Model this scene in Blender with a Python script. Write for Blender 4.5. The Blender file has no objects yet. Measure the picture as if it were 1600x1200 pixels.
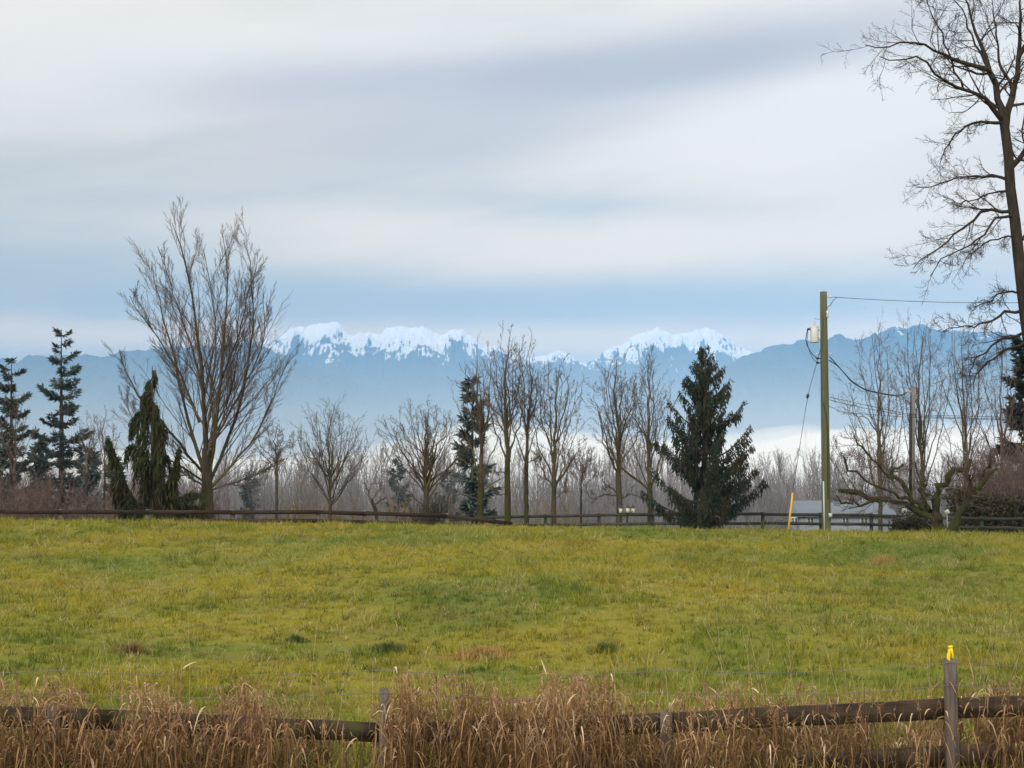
import bpy, math, random
import numpy as np
from mathutils import Vector

RNG = np.random.default_rng(11)
random.seed(5)
sc = bpy.context.scene
R_ = math.radians

# ------------------------------------------------------------------ camera
F = 1600 * 50 / 36.0
EYE = 2.8
PITCH = math.atan(170 / F)
cd = bpy.data.cameras.new('camera')
cd.lens = 50; cd.sensor_width = 36; cd.sensor_fit = 'HORIZONTAL'
cd.clip_start = 0.1; cd.clip_end = 80000
cam = bpy.data.objects.new('camera', cd)
cam.location = (0, 0, EYE)
cam.rotation_euler = (math.pi / 2 + PITCH, 0, 0)
sc.collection.objects.link(cam)
sc.camera = cam

# ------------------------------------------------------------------ exposure / render
vs = sc.view_settings
vs.view_transform = 'Standard'; vs.look = 'None'; vs.exposure = 0.42; vs.gamma = 1.0
vs.use_curve_mapping = False
sc.render.engine = 'CYCLES'
sc.cycles.use_denoising = True
sc.cycles.max_bounces = 5
sc.cycles.diffuse_bounces = 2
sc.cycles.volume_bounces = 4
sc.cycles.transparent_max_bounces = 16

# ------------------------------------------------------------------ sun (behind the camera, thin cloud)
SUN_EL, SUN_AZ = R_(25), R_(204)          # azimuth clockwise from +Y
sd = bpy.data.lights.new('sun', 'SUN')
sd.energy = 1.5; sd.angle = R_(10); sd.color = (1.0, 0.95, 0.87)
sun = bpy.data.objects.new('sun', sd)
sdir = Vector((math.sin(SUN_AZ) * math.cos(SUN_EL), math.cos(SUN_AZ) * math.cos(SUN_EL), math.sin(SUN_EL)))
sun.rotation_euler = (-sdir).to_track_quat('-Z', 'Y').to_euler()
sun.location = (0, -20, 60)
sc.collection.objects.link(sun)

# ------------------------------------------------------------------ sky
w = bpy.data.worlds.new('World'); sc.world = w; w.use_nodes = True
w.cycles.sampling_method = 'MANUAL'; w.cycles.sample_map_resolution = 256
nt = w.node_tree; nt.nodes.clear()
def N(kind, **kw):
    n = nt.nodes.new(kind)
    for k, v in kw.items(): setattr(n, k, v)
    return n
def inp(sock, v):
    if hasattr(v, 'is_output') or isinstance(v, bpy.types.NodeSocket): nt.links.new(v, sock)
    else: sock.default_value = v
def M(op, a, b=0.0, c=0.0, clamp=False):
    n = N('ShaderNodeMath', operation=op, use_clamp=clamp)
    inp(n.inputs[0], a); inp(n.inputs[1], b); inp(n.inputs[2], c)
    return n.outputs[0]
def MIX(f, a, b, mode='MIX'):
    n = N('ShaderNodeMix', data_type='RGBA', blend_type=mode)
    inp(n.inputs[0], f); inp(n.inputs[6], a); inp(n.inputs[7], b)
    return n.outputs[2]
def SMOOTH(v, a, b):
    n = N('ShaderNodeMapRange', interpolation_type='SMOOTHSTEP')
    inp(n.inputs[0], v); n.inputs[1].default_value = a; n.inputs[2].default_value = b
    return n.outputs[0]
tc = N('ShaderNodeTexCoord')
sx = N('ShaderNodeSeparateXYZ'); nt.links.new(tc.outputs['Generated'], sx.inputs[0])
az = M('ARCTAN2', sx.outputs[0], sx.outputs[1])
el = M('ARCSINE', sx.outputs[2])
sky = N('ShaderNodeTexSky', sky_type='NISHITA')
sky.sun_disc = False; sky.sun_elevation = SUN_EL; sky.sun_rotation = SUN_AZ
sky.altitude = 60; sky.air_density = 1.0; sky.dust_density = 2.0; sky.ozone_density = 1.5
skyc = MIX(1.0, sky.outputs[0], (0.10, 0.10, 0.10, 1), 'MULTIPLY')
def noise(su, sv, off, detail=5, rough=0.55, dist=0.0, tilt=0.0):
    u = M('MULTIPLY', az, su); v = M('MULTIPLY', M('SUBTRACT', el, M('MULTIPLY', az, tilt)), sv)
    cb = N('ShaderNodeCombineXYZ'); inp(cb.inputs[0], u); inp(cb.inputs[1], v); cb.inputs[2].default_value = off
    n = N('ShaderNodeTexNoise', noise_dimensions='3D')
    nt.links.new(cb.outputs[0], n.inputs['Vector']); n.inputs['Scale'].default_value = 1.0
    n.inputs['Detail'].default_value = detail; n.inputs['Roughness'].default_value = rough
    n.inputs['Distortion'].default_value = dist
    return n.outputs['Fac']
n1 = noise(2.6, 15, 3.1, 4, 0.5, 0.0, 0.10)
n2 = noise(6.5, 34, 9.4, 5, 0.6, 0.3, 0.13)
ae = N('ShaderNodeCombineXYZ'); inp(ae.inputs[0], az); inp(ae.inputs[1], el)
def blob(acc, px, py, rx, ry, tilt, amp):               # one long cloud bank by its bearing and elevation
    a0 = math.atan((px - 800) / F); e0 = math.atan((770 - py) / F)
    mp = N('ShaderNodeMapping', vector_type='TEXTURE'); nt.links.new(ae.outputs[0], mp.inputs[0])
    mp.inputs['Location'].default_value = (a0, e0, 0); mp.inputs['Rotation'].default_value = (0, 0, tilt); mp.inputs['Scale'].default_value = (rx / F, ry / F, 1)
    d = N('ShaderNodeVectorMath', operation='DOT_PRODUCT'); nt.links.new(mp.outputs[0], d.inputs[0]); nt.links.new(mp.outputs[0], d.inputs[1])
    return M('MULTIPLY_ADD', M('POWER', 0.3679, d.outputs['Value']), amp, acc)
cover = M('MULTIPLY_ADD', M('SUBTRACT', n1, 0.5), 0.60, 0.24)
cover = M('MULTIPLY_ADD', M('SUBTRACT', n2, 0.5), 0.60, cover)
cover = M('MULTIPLY_ADD', SMOOTH(el, 0.08, 0.34), 0.52, cover)
for b in [(860, 385, 430, 48, 0.0, 0.60), (1330, 190, 400, 90, 0.16, 0.50), (1480, 330, 300, 120, 0.0, 0.40),
          (120, 120, 330, 70, -0.1, 0.40), (620, 110, 260, 60, 0, 0.25), (800, 533, 2600, 26, 0.0, 0.62),
          (880, 315, 330, 22, -0.03, -0.24), (60, 290, 330, 60, 0.0, -0.10), (1000, 470, 900, 24, 0.0, -0.22), (250, 440, 350, 60, 0, -0.08)]:
    cover = blob(cover, *b)
cover = SMOOTH(cover, 0.0, 1.0)
shade = M('MULTIPLY_ADD', M('SUBTRACT', noise(2.0, 11, 21.7, 4, 0.5, 0.0, 0.12), 0.5), 1.1, 0.22)
for b in [(1010, 95, 420, 50, 0.08, 0.70), (640, 225, 330, 70, 0.10, 0.30), (1280, 190, 300, 70, 0.16, -0.5), (870, 385, 400, 45, 0, -0.4), (400, 140, 300, 40, 0.1, 0.2)]:
    shade = blob(shade, *b)
shade = SMOOTH(shade, 0.0, 1.0)
cloud = MIX(shade, (0.86, 0.80, 0.725, 1), (0.48, 0.46, 0.485, 1))
cloud = MIX(SMOOTH(el, 0.30, 0.07), cloud, (1.17, 0.87, 0.535, 1))
clear = MIX(0.82, skyc, (0.57, 0.53, 0.43, 1))
col = MIX(cover, clear, cloud)
# an overcast sky is brighter overhead than at the horizon
gain = M('ADD', 1.0, M('MULTIPLY', SMOOTH(el, 0.30, 1.3), 1.6))
col = MIX(1.0, col, gain, 'MULTIPLY')
bg = N('ShaderNodeBackground'); nt.links.new(col, bg.inputs[0]); bg.inputs[1].default_value = 1.0
wo = N('ShaderNodeOutputWorld'); nt.links.new(bg.outputs[0], wo.inputs[0])

# ================================================================== helpers
def P(px, py, D):
    u = (px - 800) / F; v = (600 - py) / F
    d = np.array([u, math.cos(PITCH) - v * math.sin(PITCH), math.sin(PITCH) + v * math.cos(PITCH)])
    return np.array([0, 0, EYE]) + d * (D / d[1])
def hash2(ix, iy, seed):
    h = (ix.astype(np.int64) * 374761393 + iy.astype(np.int64) * 668265263 + seed * 1442695041) & 0xffffffff
    h = ((h ^ (h >> 13)) * 1274126177) & 0xffffffff
    return ((h ^ (h >> 16)) & 0xffff) / 65535.0
def vnoise(x, y, seed=0):
    x = np.asarray(x, float); y = np.asarray(y, float)
    ix = np.floor(x); iy = np.floor(y); fx = x - ix; fy = y - iy
    fx = fx * fx * fx * (fx * (fx * 6 - 15) + 10); fy = fy * fy * fy * (fy * (fy * 6 - 15) + 10)
    a = hash2(ix, iy, seed); b = hash2(ix + 1, iy, seed); c = hash2(ix, iy + 1, seed); d = hash2(ix + 1, iy + 1, seed)
    return (a * (1 - fx) + b * fx) * (1 - fy) + (c * (1 - fx) + d * fx) * fy
def fbm(x, y, octv=5, seed=0, ridged=False, gain=0.5):
    s = 0; a = 1; t = 0
    for o in range(octv):
        n = vnoise(np.asarray(x) * 2 ** o + 17.3 * o, np.asarray(y) * 2 ** o - 9.1 * o, seed + o)
        if ridged: n = 1 - np.abs(2 * n - 1)
        s = s + a * n; t += a; a *= gain
    return s / t
_PY = np.array([-400, -60, 0, 4, 8, 13, 16, 22, 30, 40, 45, 48, 52, 56, 60, 65, 80, 120, 200, 400, 800, 60000.])
_PZ = np.array([1.2, 1.2, 1.2, .75, .2, 0, .05, .36, .95, 1.60, 1.80, 1.87, 1.70, 1.32, 1.02, .72, 0, -2., -6, -12, -15, -15])
def H(x, y):
    x = np.asarray(x, float); y = np.asarray(y, float)
    z = 0
    for o in (-1.2, -0.4, 0.4, 1.2): z = z + np.interp(y + o, _PY, _PZ) / 4
    k = np.clip((y - 14) / 34, 0, 1); k = k * k * (3 - 2 * k)
    z = z - 0.0137 * np.clip(x + 17.3, 0, 40) * k
    z = z + 0.15 * np.sin(x * 0.33 + y * 0.21 + 1.0) * np.clip((y - 14) / 8, 0, 1) * np.clip((47 - y) / 8, 0, 1)
    z = z + (vnoise(x * 0.5, y * 0.5, 5) - 0.5) * 0.07 * np.clip((y - 10) / 8, 0, 1) * np.clip((52 - y) / 8, 0, 1)
    z = z + (vnoise(x * 0.012, y * 0.012, 8) - 0.5) * 2.5 * np.clip((y - 90) / 120, 0, 1)
    return z
def Hs(x, y): return float(H(np.array([x]), np.array([y]))[0])

def link(o, parent=None):
    sc.collection.objects.link(o)
    if parent is not None: o.parent = parent
    return o
def tag(o, label=None, cat=None, group=None, kind=None):
    if label: o['label'] = label
    if cat: o['category'] = cat
    if group: o['group'] = group
    if kind: o['kind'] = kind
    return o
def empty(name, loc, label, cat, group=None):
    o = bpy.data.objects.new(name, None); o.location = [float(v) for v in loc]; o.empty_display_size = 0.2
    link(o); return tag(o, label, cat, group)

class MB:
    """collects vertices and faces (world coordinates)"""
    def __init__(s): s.v = []; s.q = []; s.t = []; s.n = 0; s.tint = []
    def add(s, v, q=None, t=None, tint=None):
        v = np.asarray(v, float).reshape(-1, 3)
        if q is not None and len(q): s.q.append(np.asarray(q, int).reshape(-1, 4) + s.n)
        if t is not None and len(t): s.t.append(np.asarray(t, int).reshape(-1, 3) + s.n)
        s.v.append(v); s.n += len(v)
        s.tint.append(np.full(len(v), 0.5) if tint is None else np.asarray(tint, float))
    def box(s, c, size, rz=0.0, axes=None):
        c = np.asarray(c, float); hx, hy, hz = [d / 2 for d in size]
        k = np.array([[-1, -1, -1], [1, -1, -1], [1, 1, -1], [-1, 1, -1], [-1, -1, 1], [1, -1, 1], [1, 1, 1], [-1, 1, 1]], float) * [hx, hy, hz]
        if axes is not None: k = k @ np.asarray(axes)
        elif rz:
            cs, sn = math.cos(rz), math.sin(rz); k = k @ np.array([[cs, sn, 0], [-sn, cs, 0], [0, 0, 1]])
        s.add(k + c, [[0, 3, 2, 1], [4, 5, 6, 7], [0, 1, 5, 4], [1, 2, 6, 5], [2, 3, 7, 6], [3, 0, 4, 7]])
    def beam(s, a, b, wid, hei):
        """board from a to b, wid across (horizontal), hei tall"""
        a = np.asarray(a, float); b = np.asarray(b, float); d = b - a; L = np.linalg.norm(d); d = d / L
        side = np.cross(d, [0, 0, 1]); side /= np.linalg.norm(side); up = np.cross(side, d)
        s.box((a + b) / 2, (L, wid, hei), axes=[d, side, up])
    def tubes(s, Pn, Rn, sides, cap=False):
        """Pn (n,k,3), Rn (n,k)"""
        Pn = np.asarray(Pn, float); Rn = np.asarray(Rn, float)
        if Pn.ndim == 2: Pn = Pn[None]; Rn = Rn[None]
        n, k, _ = Pn.shape
        if n == 0: return
        T = np.gradient(Pn, axis=1); T /= np.linalg.norm(T, axis=2, keepdims=True) + 1e-9
        ov = Pn[:, -1] - Pn[:, 0]; ov /= np.linalg.norm(ov, axis=1, keepdims=True) + 1e-9
        ref = np.where(np.abs(ov[:, 2:3]) > 0.8, np.array([[1., 0.2, 0]]), np.array([[0., 0, 1.]]))
        n1 = np.cross(T, ref[:, None, :]); n1 /= np.linalg.norm(n1, axis=2, keepdims=True) + 1e-9
        n2 = np.cross(T, n1)
        a = np.arange(sides) / sides * 2 * math.pi
        ring = Pn[:, :, None, :] + Rn[:, :, None, None] * (np.cos(a)[None, None, :, None] * n1[:, :, None, :] + np.sin(a)[None, None, :, None] * n2[:, :, None, :])
        idx = np.arange(n * k * sides).reshape(n, k, sides)
        A = idx[:, :-1, :]; B = idx[:, 1:, :]
        q = np.stack([A, np.roll(A, -1, 2), np.roll(B, -1, 2), B], -1).reshape(-1, 4)
        tint = np.repeat(RNG.random(n), k * sides)
        base = s.n
        s.add(ring.reshape(-1, 3), q, None, tint)
        if cap:
            for i in range(n):
                for e in (0, k - 1):
                    c = s.n; s.add(Pn[i, e][None])
                    r = idx[i, e] + base
                    s.t.append(np.array([[c, r[j], r[(j + 1) % sides]] if e else [c, r[(j + 1) % sides], r[j]] for j in range(sides)]))
    def kites(s, C, A, W, tint=None):
        """C root (n,3), A axis vectors (n,3), W width vectors (n,3): leaf-shaped quads"""
        C = np.asarray(C); n = len(C)
        if n == 0: return
        v = np.stack([C, C + A * 0.45 + W * 0.5, C + A, C + A * 0.45 - W * 0.5], 1).reshape(-1, 3)
        q = np.arange(n * 4).reshape(n, 4)
        s.add(v, q, None, np.repeat(RNG.random(n) if tint is None else tint, 4))
    def slivers(s, C, A, wid, tint=None):
        C = np.asarray(C); n = len(C)
        if n == 0: return
        W = np.cross(A, RNG.normal(size=(n, 3))); W /= np.linalg.norm(W, axis=1, keepdims=True) + 1e-9
        W = W * np.asarray(wid).reshape(-1, 1)
        v = np.stack([C - W / 2, C + W / 2, C + A], 1).reshape(-1, 3)
        s.add(v, None, np.arange(n * 3).reshape(n, 3), np.repeat(RNG.random(n) if tint is None else tint, 3))
    def build(s, name, mat, parent=None, smooth=False, origin=None):
        me = bpy.data.meshes.new(name)
        v = np.concatenate(s.v) if s.v else np.zeros((0, 3))
        if parent is not None and origin is None: origin = np.array(parent_world(parent))
        if origin is not None: v = v - np.asarray(origin, float)
        q = np.concatenate(s.q) if s.q else np.zeros((0, 4), int)
        t = np.concatenate(s.t) if s.t else np.zeros((0, 3), int)
        me.vertices.add(len(v)); me.vertices.foreach_set('co', v.ravel())
        nl = len(q) * 4 + len(t) * 3
        me.loops.add(nl); me.polygons.add(len(q) + len(t))
        me.loops.foreach_set('vertex_index', np.concatenate([q.ravel(), t.ravel()]).astype(np.int32))
        ls = np.concatenate([np.arange(len(q)) * 4, len(q) * 4 + np.arange(len(t)) * 3]).astype(np.int32)
        me.polygons.foreach_set('loop_start', ls)
        if smooth: me.polygons.foreach_set('use_smooth', np.ones(len(q) + len(t), bool))
        at = me.attributes.new('tint', 'FLOAT', 'POINT'); at.data.foreach_set('value', np.concatenate(s.tint).astype(np.float32))
        me.update(calc_edges=True); me.validate()
        me.materials.append(mat)
        o = bpy.data.objects.new(name, me)
        link(o, parent)
        if parent is None and origin is not None: o.location = [float(c) for c in origin]
        return o
def parent_world(p):
    l = Vector((0, 0, 0))
    while p is not None: l = l + Vector(p.location); p = p.parent
    return l

# ------------------------------------------------------------------ materials
def mat(name):
    m = bpy.data.materials.new(name); m.use_nodes = True
    t = m.node_tree; t.nodes.clear()
    return m, t
class G:
    def __init__(s, t): s.t = t
    def n(s, kind, **kw):
        x = s.t.nodes.new(kind)
        for k, v in kw.items(): setattr(x, k, v)
        return x
    def l(s, a, b): s.t.links.new(a, b)
    def set(s, sock, v):
        if isinstance(v, bpy.types.NodeSocket): s.l(v, sock)
        else: sock.default_value = v
    def noise(s, vec, scale, detail=4, rough=0.55, dist=0.0):
        x = s.n('ShaderNodeTexNoise'); s.l(vec, x.inputs['Vector']); x.inputs['Scale'].default_value = scale
        x.inputs['Detail'].default_value = detail; x.inputs['Roughness'].default_value = rough; x.inputs['Distortion'].default_value = dist
        return x.outputs['Fac']
    def ramp(s, fac, stops):
        x = s.n('ShaderNodeValToRGB'); s.l(fac, x.inputs[0])
        e = x.color_ramp.elements
        while len(e) < len(stops): e.new(0.5)
        for k, (p, c) in zip(e, stops): k.position = p; k.color = (*c, 1) if len(c) == 3 else c
        return x.outputs[0]
    def mix(s, f, a, b, mode='MIX'):
        x = s.n('ShaderNodeMix', data_type='RGBA', blend_type=mode)
        for k, v in ((0, f), (6, a), (7, b)):
            if isinstance(v, tuple) and len(v) == 3: v = (*v, 1)
            s.set(x.inputs[k], v)
        return x.outputs[2]
    def math(s, op, a, b=0.0, clamp=False):
        x = s.n('ShaderNodeMath', operation=op, use_clamp=clamp); s.set(x.inputs[0], a); s.set(x.inputs[1], b); return x.outputs[0]
    def range(s, v, a, b, c=0.0, d=1.0):
        x = s.n('ShaderNodeMapRange', interpolation_type='SMOOTHSTEP'); s.l(v, x.inputs[0])
        for i, k in enumerate((a, b, c, d)): x.inputs[i + 1].default_value = k
        return x.outputs[0]
    def out(s, sh, vol=None):
        o = s.n('ShaderNodeOutputMaterial')
        if sh is not None: s.l(sh, o.inputs[0])
        if vol is not None: s.l(vol, o.inputs[1])
    def principled(s, color, rough=0.8, spec=0.3, bump=None, bstr=0.3, bdist=0.02, metal=0.0):
        p = s.n('ShaderNodeBsdfPrincipled'); 
        if isinstance(color, tuple): color = (*color[:3], 1)
        s.set(p.inputs['Base Color'], color); s.set(p.inputs['Roughness'], rough)
        p.inputs['Specular IOR Level'].default_value = spec; p.inputs['Metallic'].default_value = metal
        if bump is not None:
            b = s.n('ShaderNodeBump'); s.l(bump, b.inputs['Height']); b.inputs['Strength'].default_value = bstr; b.inputs['Distance'].default_value = bdist
            s.l(b.outputs[0], p.inputs['Normal'])
        return p.outputs[0]
    def pos(s): return s.n('ShaderNodeNewGeometry').outputs['Position']
    def attr(s, name='tint'):
        a = s.n('ShaderNodeAttribute', attribute_name=name); return a.outputs['Fac']
    def scaled(s, vec, sc_):
        m = s.n('ShaderNodeMapping'); s.l(vec, m.inputs[0]); m.inputs['Scale'].default_value = sc_; return m.outputs[0]

def bark_mat(name, c1, c2, moss=None, mscale=1.2, mlo=0.45, mhi=0.65):
    m, t = mat(name); g = G(t); p = g.pos()
    n = g.noise(g.scaled(p, (9, 9, 2.2)), 1.0, 6, 0.65)
    c = g.ramp(n, [(0.3, c1), (0.7, c2)])
    if moss:
        k = g.range(g.noise(p, mscale, 4), mlo, mhi)
        c = g.mix(k, c, moss)
    g.out(g.principled(c, 0.9, 0.15, n, 0.6, 0.03)); return m
def twig_mat(name, c1, c2):
    m, t = mat(name); g = G(t)
    c = g.mix(g.attr(), c1, c2)
    g.out(g.principled(c, 0.85, 0.15)); return m
def leaf_mat(name, c1, c2, c3=None, nscale=0.9, transl=0.25):
    m, t = mat(name); g = G(t); p = g.pos()
    c = g.mix(g.attr(), c1, c2)
    if c3: c = g.mix(g.range(g.noise(p, nscale, 3), 0.42, 0.62), c, c3)
    pr = g.principled(c, 0.75, 0.2)
    tr = g.n('ShaderNodeBsdfTranslucent'); g.l(c, tr.inputs[0])
    mx = g.n('ShaderNodeMixShader'); mx.inputs[0].default_value = transl
    g.l(pr, mx.inputs[1]); g.l(tr.outputs[0], mx.inputs[2]); g.out(mx.outputs[0]); return m
def plain_mat(name, c, rough=0.6, spec=0.4, metal=0.0, var=0.25, nscale=6.0):
    m, t = mat(name); g = G(t)
    n = g.noise(g.pos(), nscale, 5)
    col = g.mix(n, tuple(x * (1 - var) for x in c), tuple(min(1, x * (1 + var)) for x in c))
    g.out(g.principled(col, rough, spec, n, 0.15, 0.01, metal)); return m
def wood_mat(name, c1, c2, moss=None, axis=(1.2, 14, 14)):
    m, t = mat(name); g = G(t)
    tcn = g.n('ShaderNodeTexCoord'); o = g.pos()
    n = g.noise(g.scaled(o, axis), 1.0, 7, 0.65, 0.2)
    c = g.ramp(n, [(0.3, c1), (0.72, c2)])
    if moss: c = g.mix(g.range(g.noise(o, 2.5, 5), 0.5, 0.68), c, moss)
    g.out(g.principled(c, 0.9, 0.15, n, 0.5, 0.01)); return m

# ================================================================== ground
def ground_color(g):
    p = g.pos()
    a = g.noise(g.scaled(p, (0.16, 0.20, 0.1)), 1.0, 5, 0.62, 0.6)
    b = g.noise(g.scaled(p, (0.6, 1.1, 0.6)), 1.0, 4, 0.6)
    c = g.noise(p, 3.0, 3)
    col = g.ramp(a, [(0.30, (0.140, 0.205, 0.024)), (0.44, (0.230, 0.250, 0.022)), (0.57, (0.37, 0.315, 0.024)), (0.74, (0.42, 0.285, 0.036))])
    k = g.range(b, 0.46, 0.68)
    col = g.mix(g.math('MULTIPLY', k, 0.55), col, (0.28, 0.19, 0.045))
    k2 = g.range(c, 0.5, 0.75)
    col = g.mix(g.math('MULTIPLY', k2, 0.35), col, (0.055, 0.10, 0.02))
    return col
m_ground, t = mat('shade_darkened_turf'); g = G(t)
col = g.mix(0.62, ground_color(g), (0.055, 0.060, 0.016))  # colour darkened throughout to stand in for shade between the tufts
g.out(g.principled(col, 0.95, 0.1, g.noise(g.pos(), 6, 5), 0.8, 0.08))
def graded(a, b, fine0, fine1, n_f, n_c):
    return np.concatenate([-np.geomspace(-a + 1, -fine0 + 1, n_c)[:-1] + 1 if a < fine0 else [], np.linspace(fine0, fine1, n_f), np.geomspace(fine1 + 1, b + 1, n_c)[1:] - 1])
gx = np.concatenate([-np.geomspace(40, 16000, 40)[::-1], np.linspace(-40, 40, 161)[1:-1], np.geomspace(40, 16000, 40)])
gy = np.concatenate([[-300, -120, -60, -30, -15], np.linspace(-8, 90, 197), np.geomspace(91, 18500, 90)])
X, Y = np.meshgrid(gx, gy); Z = H(X, Y)
mb = MB(); nr, nc = X.shape
ii = np.arange(nr * nc).reshape(nr, nc)
mb.add(np.stack([X, Y, Z], -1).reshape(-1, 3), np.stack([ii[:-1, :-1], ii[:-1, 1:], ii[1:, 1:], ii[1:, :-1]], -1).reshape(-1, 4))
o = mb.build('ground', m_ground, smooth=True); tag(o, kind='structure')

# ================================================================== mountains
m_mtn, t = mat('forested_rock_and_snow'); g = G(t); p = g.pos()
sp = g.n('ShaderNodeSeparateXYZ'); g.l(p, sp.inputs[0])
nb = g.noise(g.scaled(p, (1 / 420., 1 / 700., 1 / 420.)), 1.0, 7, 0.62, 0.3)
nf = g.noise(g.scaled(p, (1 / 55., 1 / 120., 1 / 90.)), 1.0, 5, 0.65)
hz = g.math('ADD', sp.outputs[2], g.math('MULTIPLY', g.math('SUBTRACT', nb, 0.5), 560))
hz = g.math('ADD', hz, g.math('MULTIPLY', g.math('SUBTRACT', nf, 0.5), 300))
rv = g.noise(g.scaled(p, (1 / 150., 1 / 900., 1 / 1400.)), 1.0, 5, 0.6, 0.6)
hz = g.math('ADD', hz, g.math('MULTIPLY', g.math('SUBTRACT', rv, 0.5), 640))
nx_ = g.noise(g.scaled(p, (1 / 34., 1 / 80., 1 / 46.)), 1.0, 4, 0.6, 0.4)
hz = g.math('ADD', hz, g.math('MULTIPLY', g.math('SUBTRACT', nx_, 0.5), 420))
gn = g.n('ShaderNodeNewGeometry'); sn_ = g.n('ShaderNodeSeparateXYZ'); g.l(gn.outputs['Normal'], sn_.inputs[0])
hz = g.math('ADD', hz, g.math('MULTIPLY', g.math('SUBTRACT', sn_.outputs[2], 0.66), 560))
snow = g.range(hz, 1400, 1450)
forest = g.ramp(nf, [(0.3, (0.020, 0.040, 0.045)), (0.7, (0.045, 0.070, 0.075))])
col = g.mix(snow, forest, (0.93, 0.92, 0.91))
g.out(g.principled(col, 0.9, 0.1, nf, 1.0, 60))
def mountain(name, prof, D, depth_f, depth_b, seed, nx=520, ny=90, spur=0.5, crag=0.0):
    px = np.array([q[0] for q in prof], float); py = np.array([q[1] for q in prof], float)
    xs = np.array([P(a, b, D)[0] for a, b in prof]); zs = np.array([P(a, b, D)[2] for a, b in prof])
    x = np.linspace(xs[0], xs[-1], nx); zc = np.interp(x, xs, zs)
    zc = zc + (fbm(x / 150., x * 0 + seed, 5, seed, False, 0.6) - 0.5) * 95
    zc = zc + (fbm(x / 110., x * 0 + seed + 7.5, 5, seed + 11, True, 0.6) - 0.62) * crag
    v = np.concatenate([-np.linspace(1, 0, int(ny * .75)) ** 1.7, np.linspace(0, 1, ny - int(ny * .75))[1:]])
    Xg, Vg = np.meshgrid(x, v)
    dep = np.where(Vg < 0, Vg * depth_f, Vg * depth_b)
    Yg = D + dep
    Xw = Xg * (1 + np.where(Vg < 0, dep / D * 0.55, 0))
    a = np.abs(Vg)
    wob = (fbm(Xw / 900., Yg / 1500., 4, seed + 20) - 0.5)
    rid = fbm(Xw / 620. + wob * 0.8, Yg / 1500., 6, seed + 3, True, 0.55)
    shape = (1 - a) ** (1.05)
    cut = np.clip(a * 7, 0, 1)
    hgt = (zc[None, :] + 15) * shape
    fine = fbm(Xw / 330. + wob * 2.5, Yg / 520., 6, seed + 40, True, 0.58)
    hgt = hgt + (fine - 0.62) * 330 * np.clip(a * 12, 0.10, 1) * np.clip((1 - a) * 3, 0, 1)
    hgt = hgt * (1 - spur * (0.75 - rid) * np.clip(a * 4, 0, 1) * 1.2) - cut * 40 * (1 - rid)
    Zg = -20 + np.maximum(hgt, 0) * np.clip((1 - a) * 8, 0, 1)
    mb = MB(); ny_, nx_ = Xw.shape; ii = np.arange(ny_ * nx_).reshape(ny_, nx_)
    mb.add(np.stack([Xw, Yg, Zg], -1).reshape(-1, 3), np.stack([ii[:-1, :-1], ii[:-1, 1:], ii[1:, 1:], ii[1:, :-1]], -1).reshape(-1, 4))
    o = mb.build(name, m_mtn, smooth=True); tag(o, kind='structure'); return o
RA = [(200, 640), (300, 580), (370, 548), (410, 533), (437, 521), (460, 513), (480, 508), (495, 507), (515, 503), (528, 508), (545, 521), (556, 526), (577, 517), (586, 519), (595, 523), (601, 513), (620, 508), (628, 506), (645, 512), (662, 511), (682, 517), (692, 522), (712, 514), (722, 516), (730, 524), (745, 529), (752, 538), (775, 543), (802, 551), (830, 556), (855, 553), (874, 548), (890, 553), (905, 563), (925, 570), (1000, 590), (1200, 640)]
RB = [(780, 700), (860, 620), (900, 578), (918, 567), (942, 554), (966, 540), (985, 525), (1000, 517), (1015, 516), (1027, 510), (1041, 518), (1058, 524), (1070, 520), (1085, 515), (1100, 513), (1120, 516), (1135, 528), (1155, 540), (1178, 551), (1230, 570), (1400, 620), (1600, 700)]
RC = [(800, 700), (950, 660), (1060, 605), (1110, 580), (1150, 563), (1178, 552), (1195, 545), (1220, 537), (1250, 532), (1270, 531), (1287, 528), (1310, 527), (1326, 532), (1342, 531), (1365, 521), (1400, 514), (1440, 512), (1480, 511), (1530, 514), (1600, 520), (1750, 532), (2000, 540), (2500, 580)]
RD = [(-900, 600), (-500, 575), (-200, 556), (0, 558), (12, 557), (28, 561), (45, 551), (90, 551), (130, 555), (165, 554), (200, 548), (250, 545), (300, 541), (360, 538), (395, 536), (425, 547), (470, 566), (540, 590), (640, 620), (760, 660), (900, 700)]
mountain('mountain_range', RA, 14500, 4200, 2200, 31, 760, 140, crag=50)
mountain('mountain_range', RB, 14800, 4200, 2200, 57, 600, 130, crag=50)
mountain('mountain_range', RC, 11000, 3000, 2200, 83, 420, crag=15)
mountain('mountain_range', RD, 11800, 3400, 2200, 44, 700, crag=15)

# ------------------------------------------------------------------ air
def volume_mat(name, color, dens, aniso):
    m, t = mat(name); g = G(t)
    v = g.n('ShaderNodeVolumePrincipled')
    v.inputs['Color'].default_value = (*color, 1); v.inputs['Density'].default_value = dens; v.inputs['Anisotropy'].default_value = aniso
    g.out(None, v.outputs[0]); return m
def volume_box(name, x0, x1, y0, y1, z0, z1, m):
    mb = MB(); mb.box(((x0 + x1) / 2, (y0 + y1) / 2, (z0 + z1) / 2), (x1 - x0, y1 - y0, z1 - z0))
    o = mb.build(name, m); tag(o, kind='stuff'); return o
volume_box('haze', -17000, 17000, -1000, 19500, -30, 1720, volume_mat('pale_blue_air', (0.27, 0.57, 1.0), 8.2e-5, -0.55))

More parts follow.
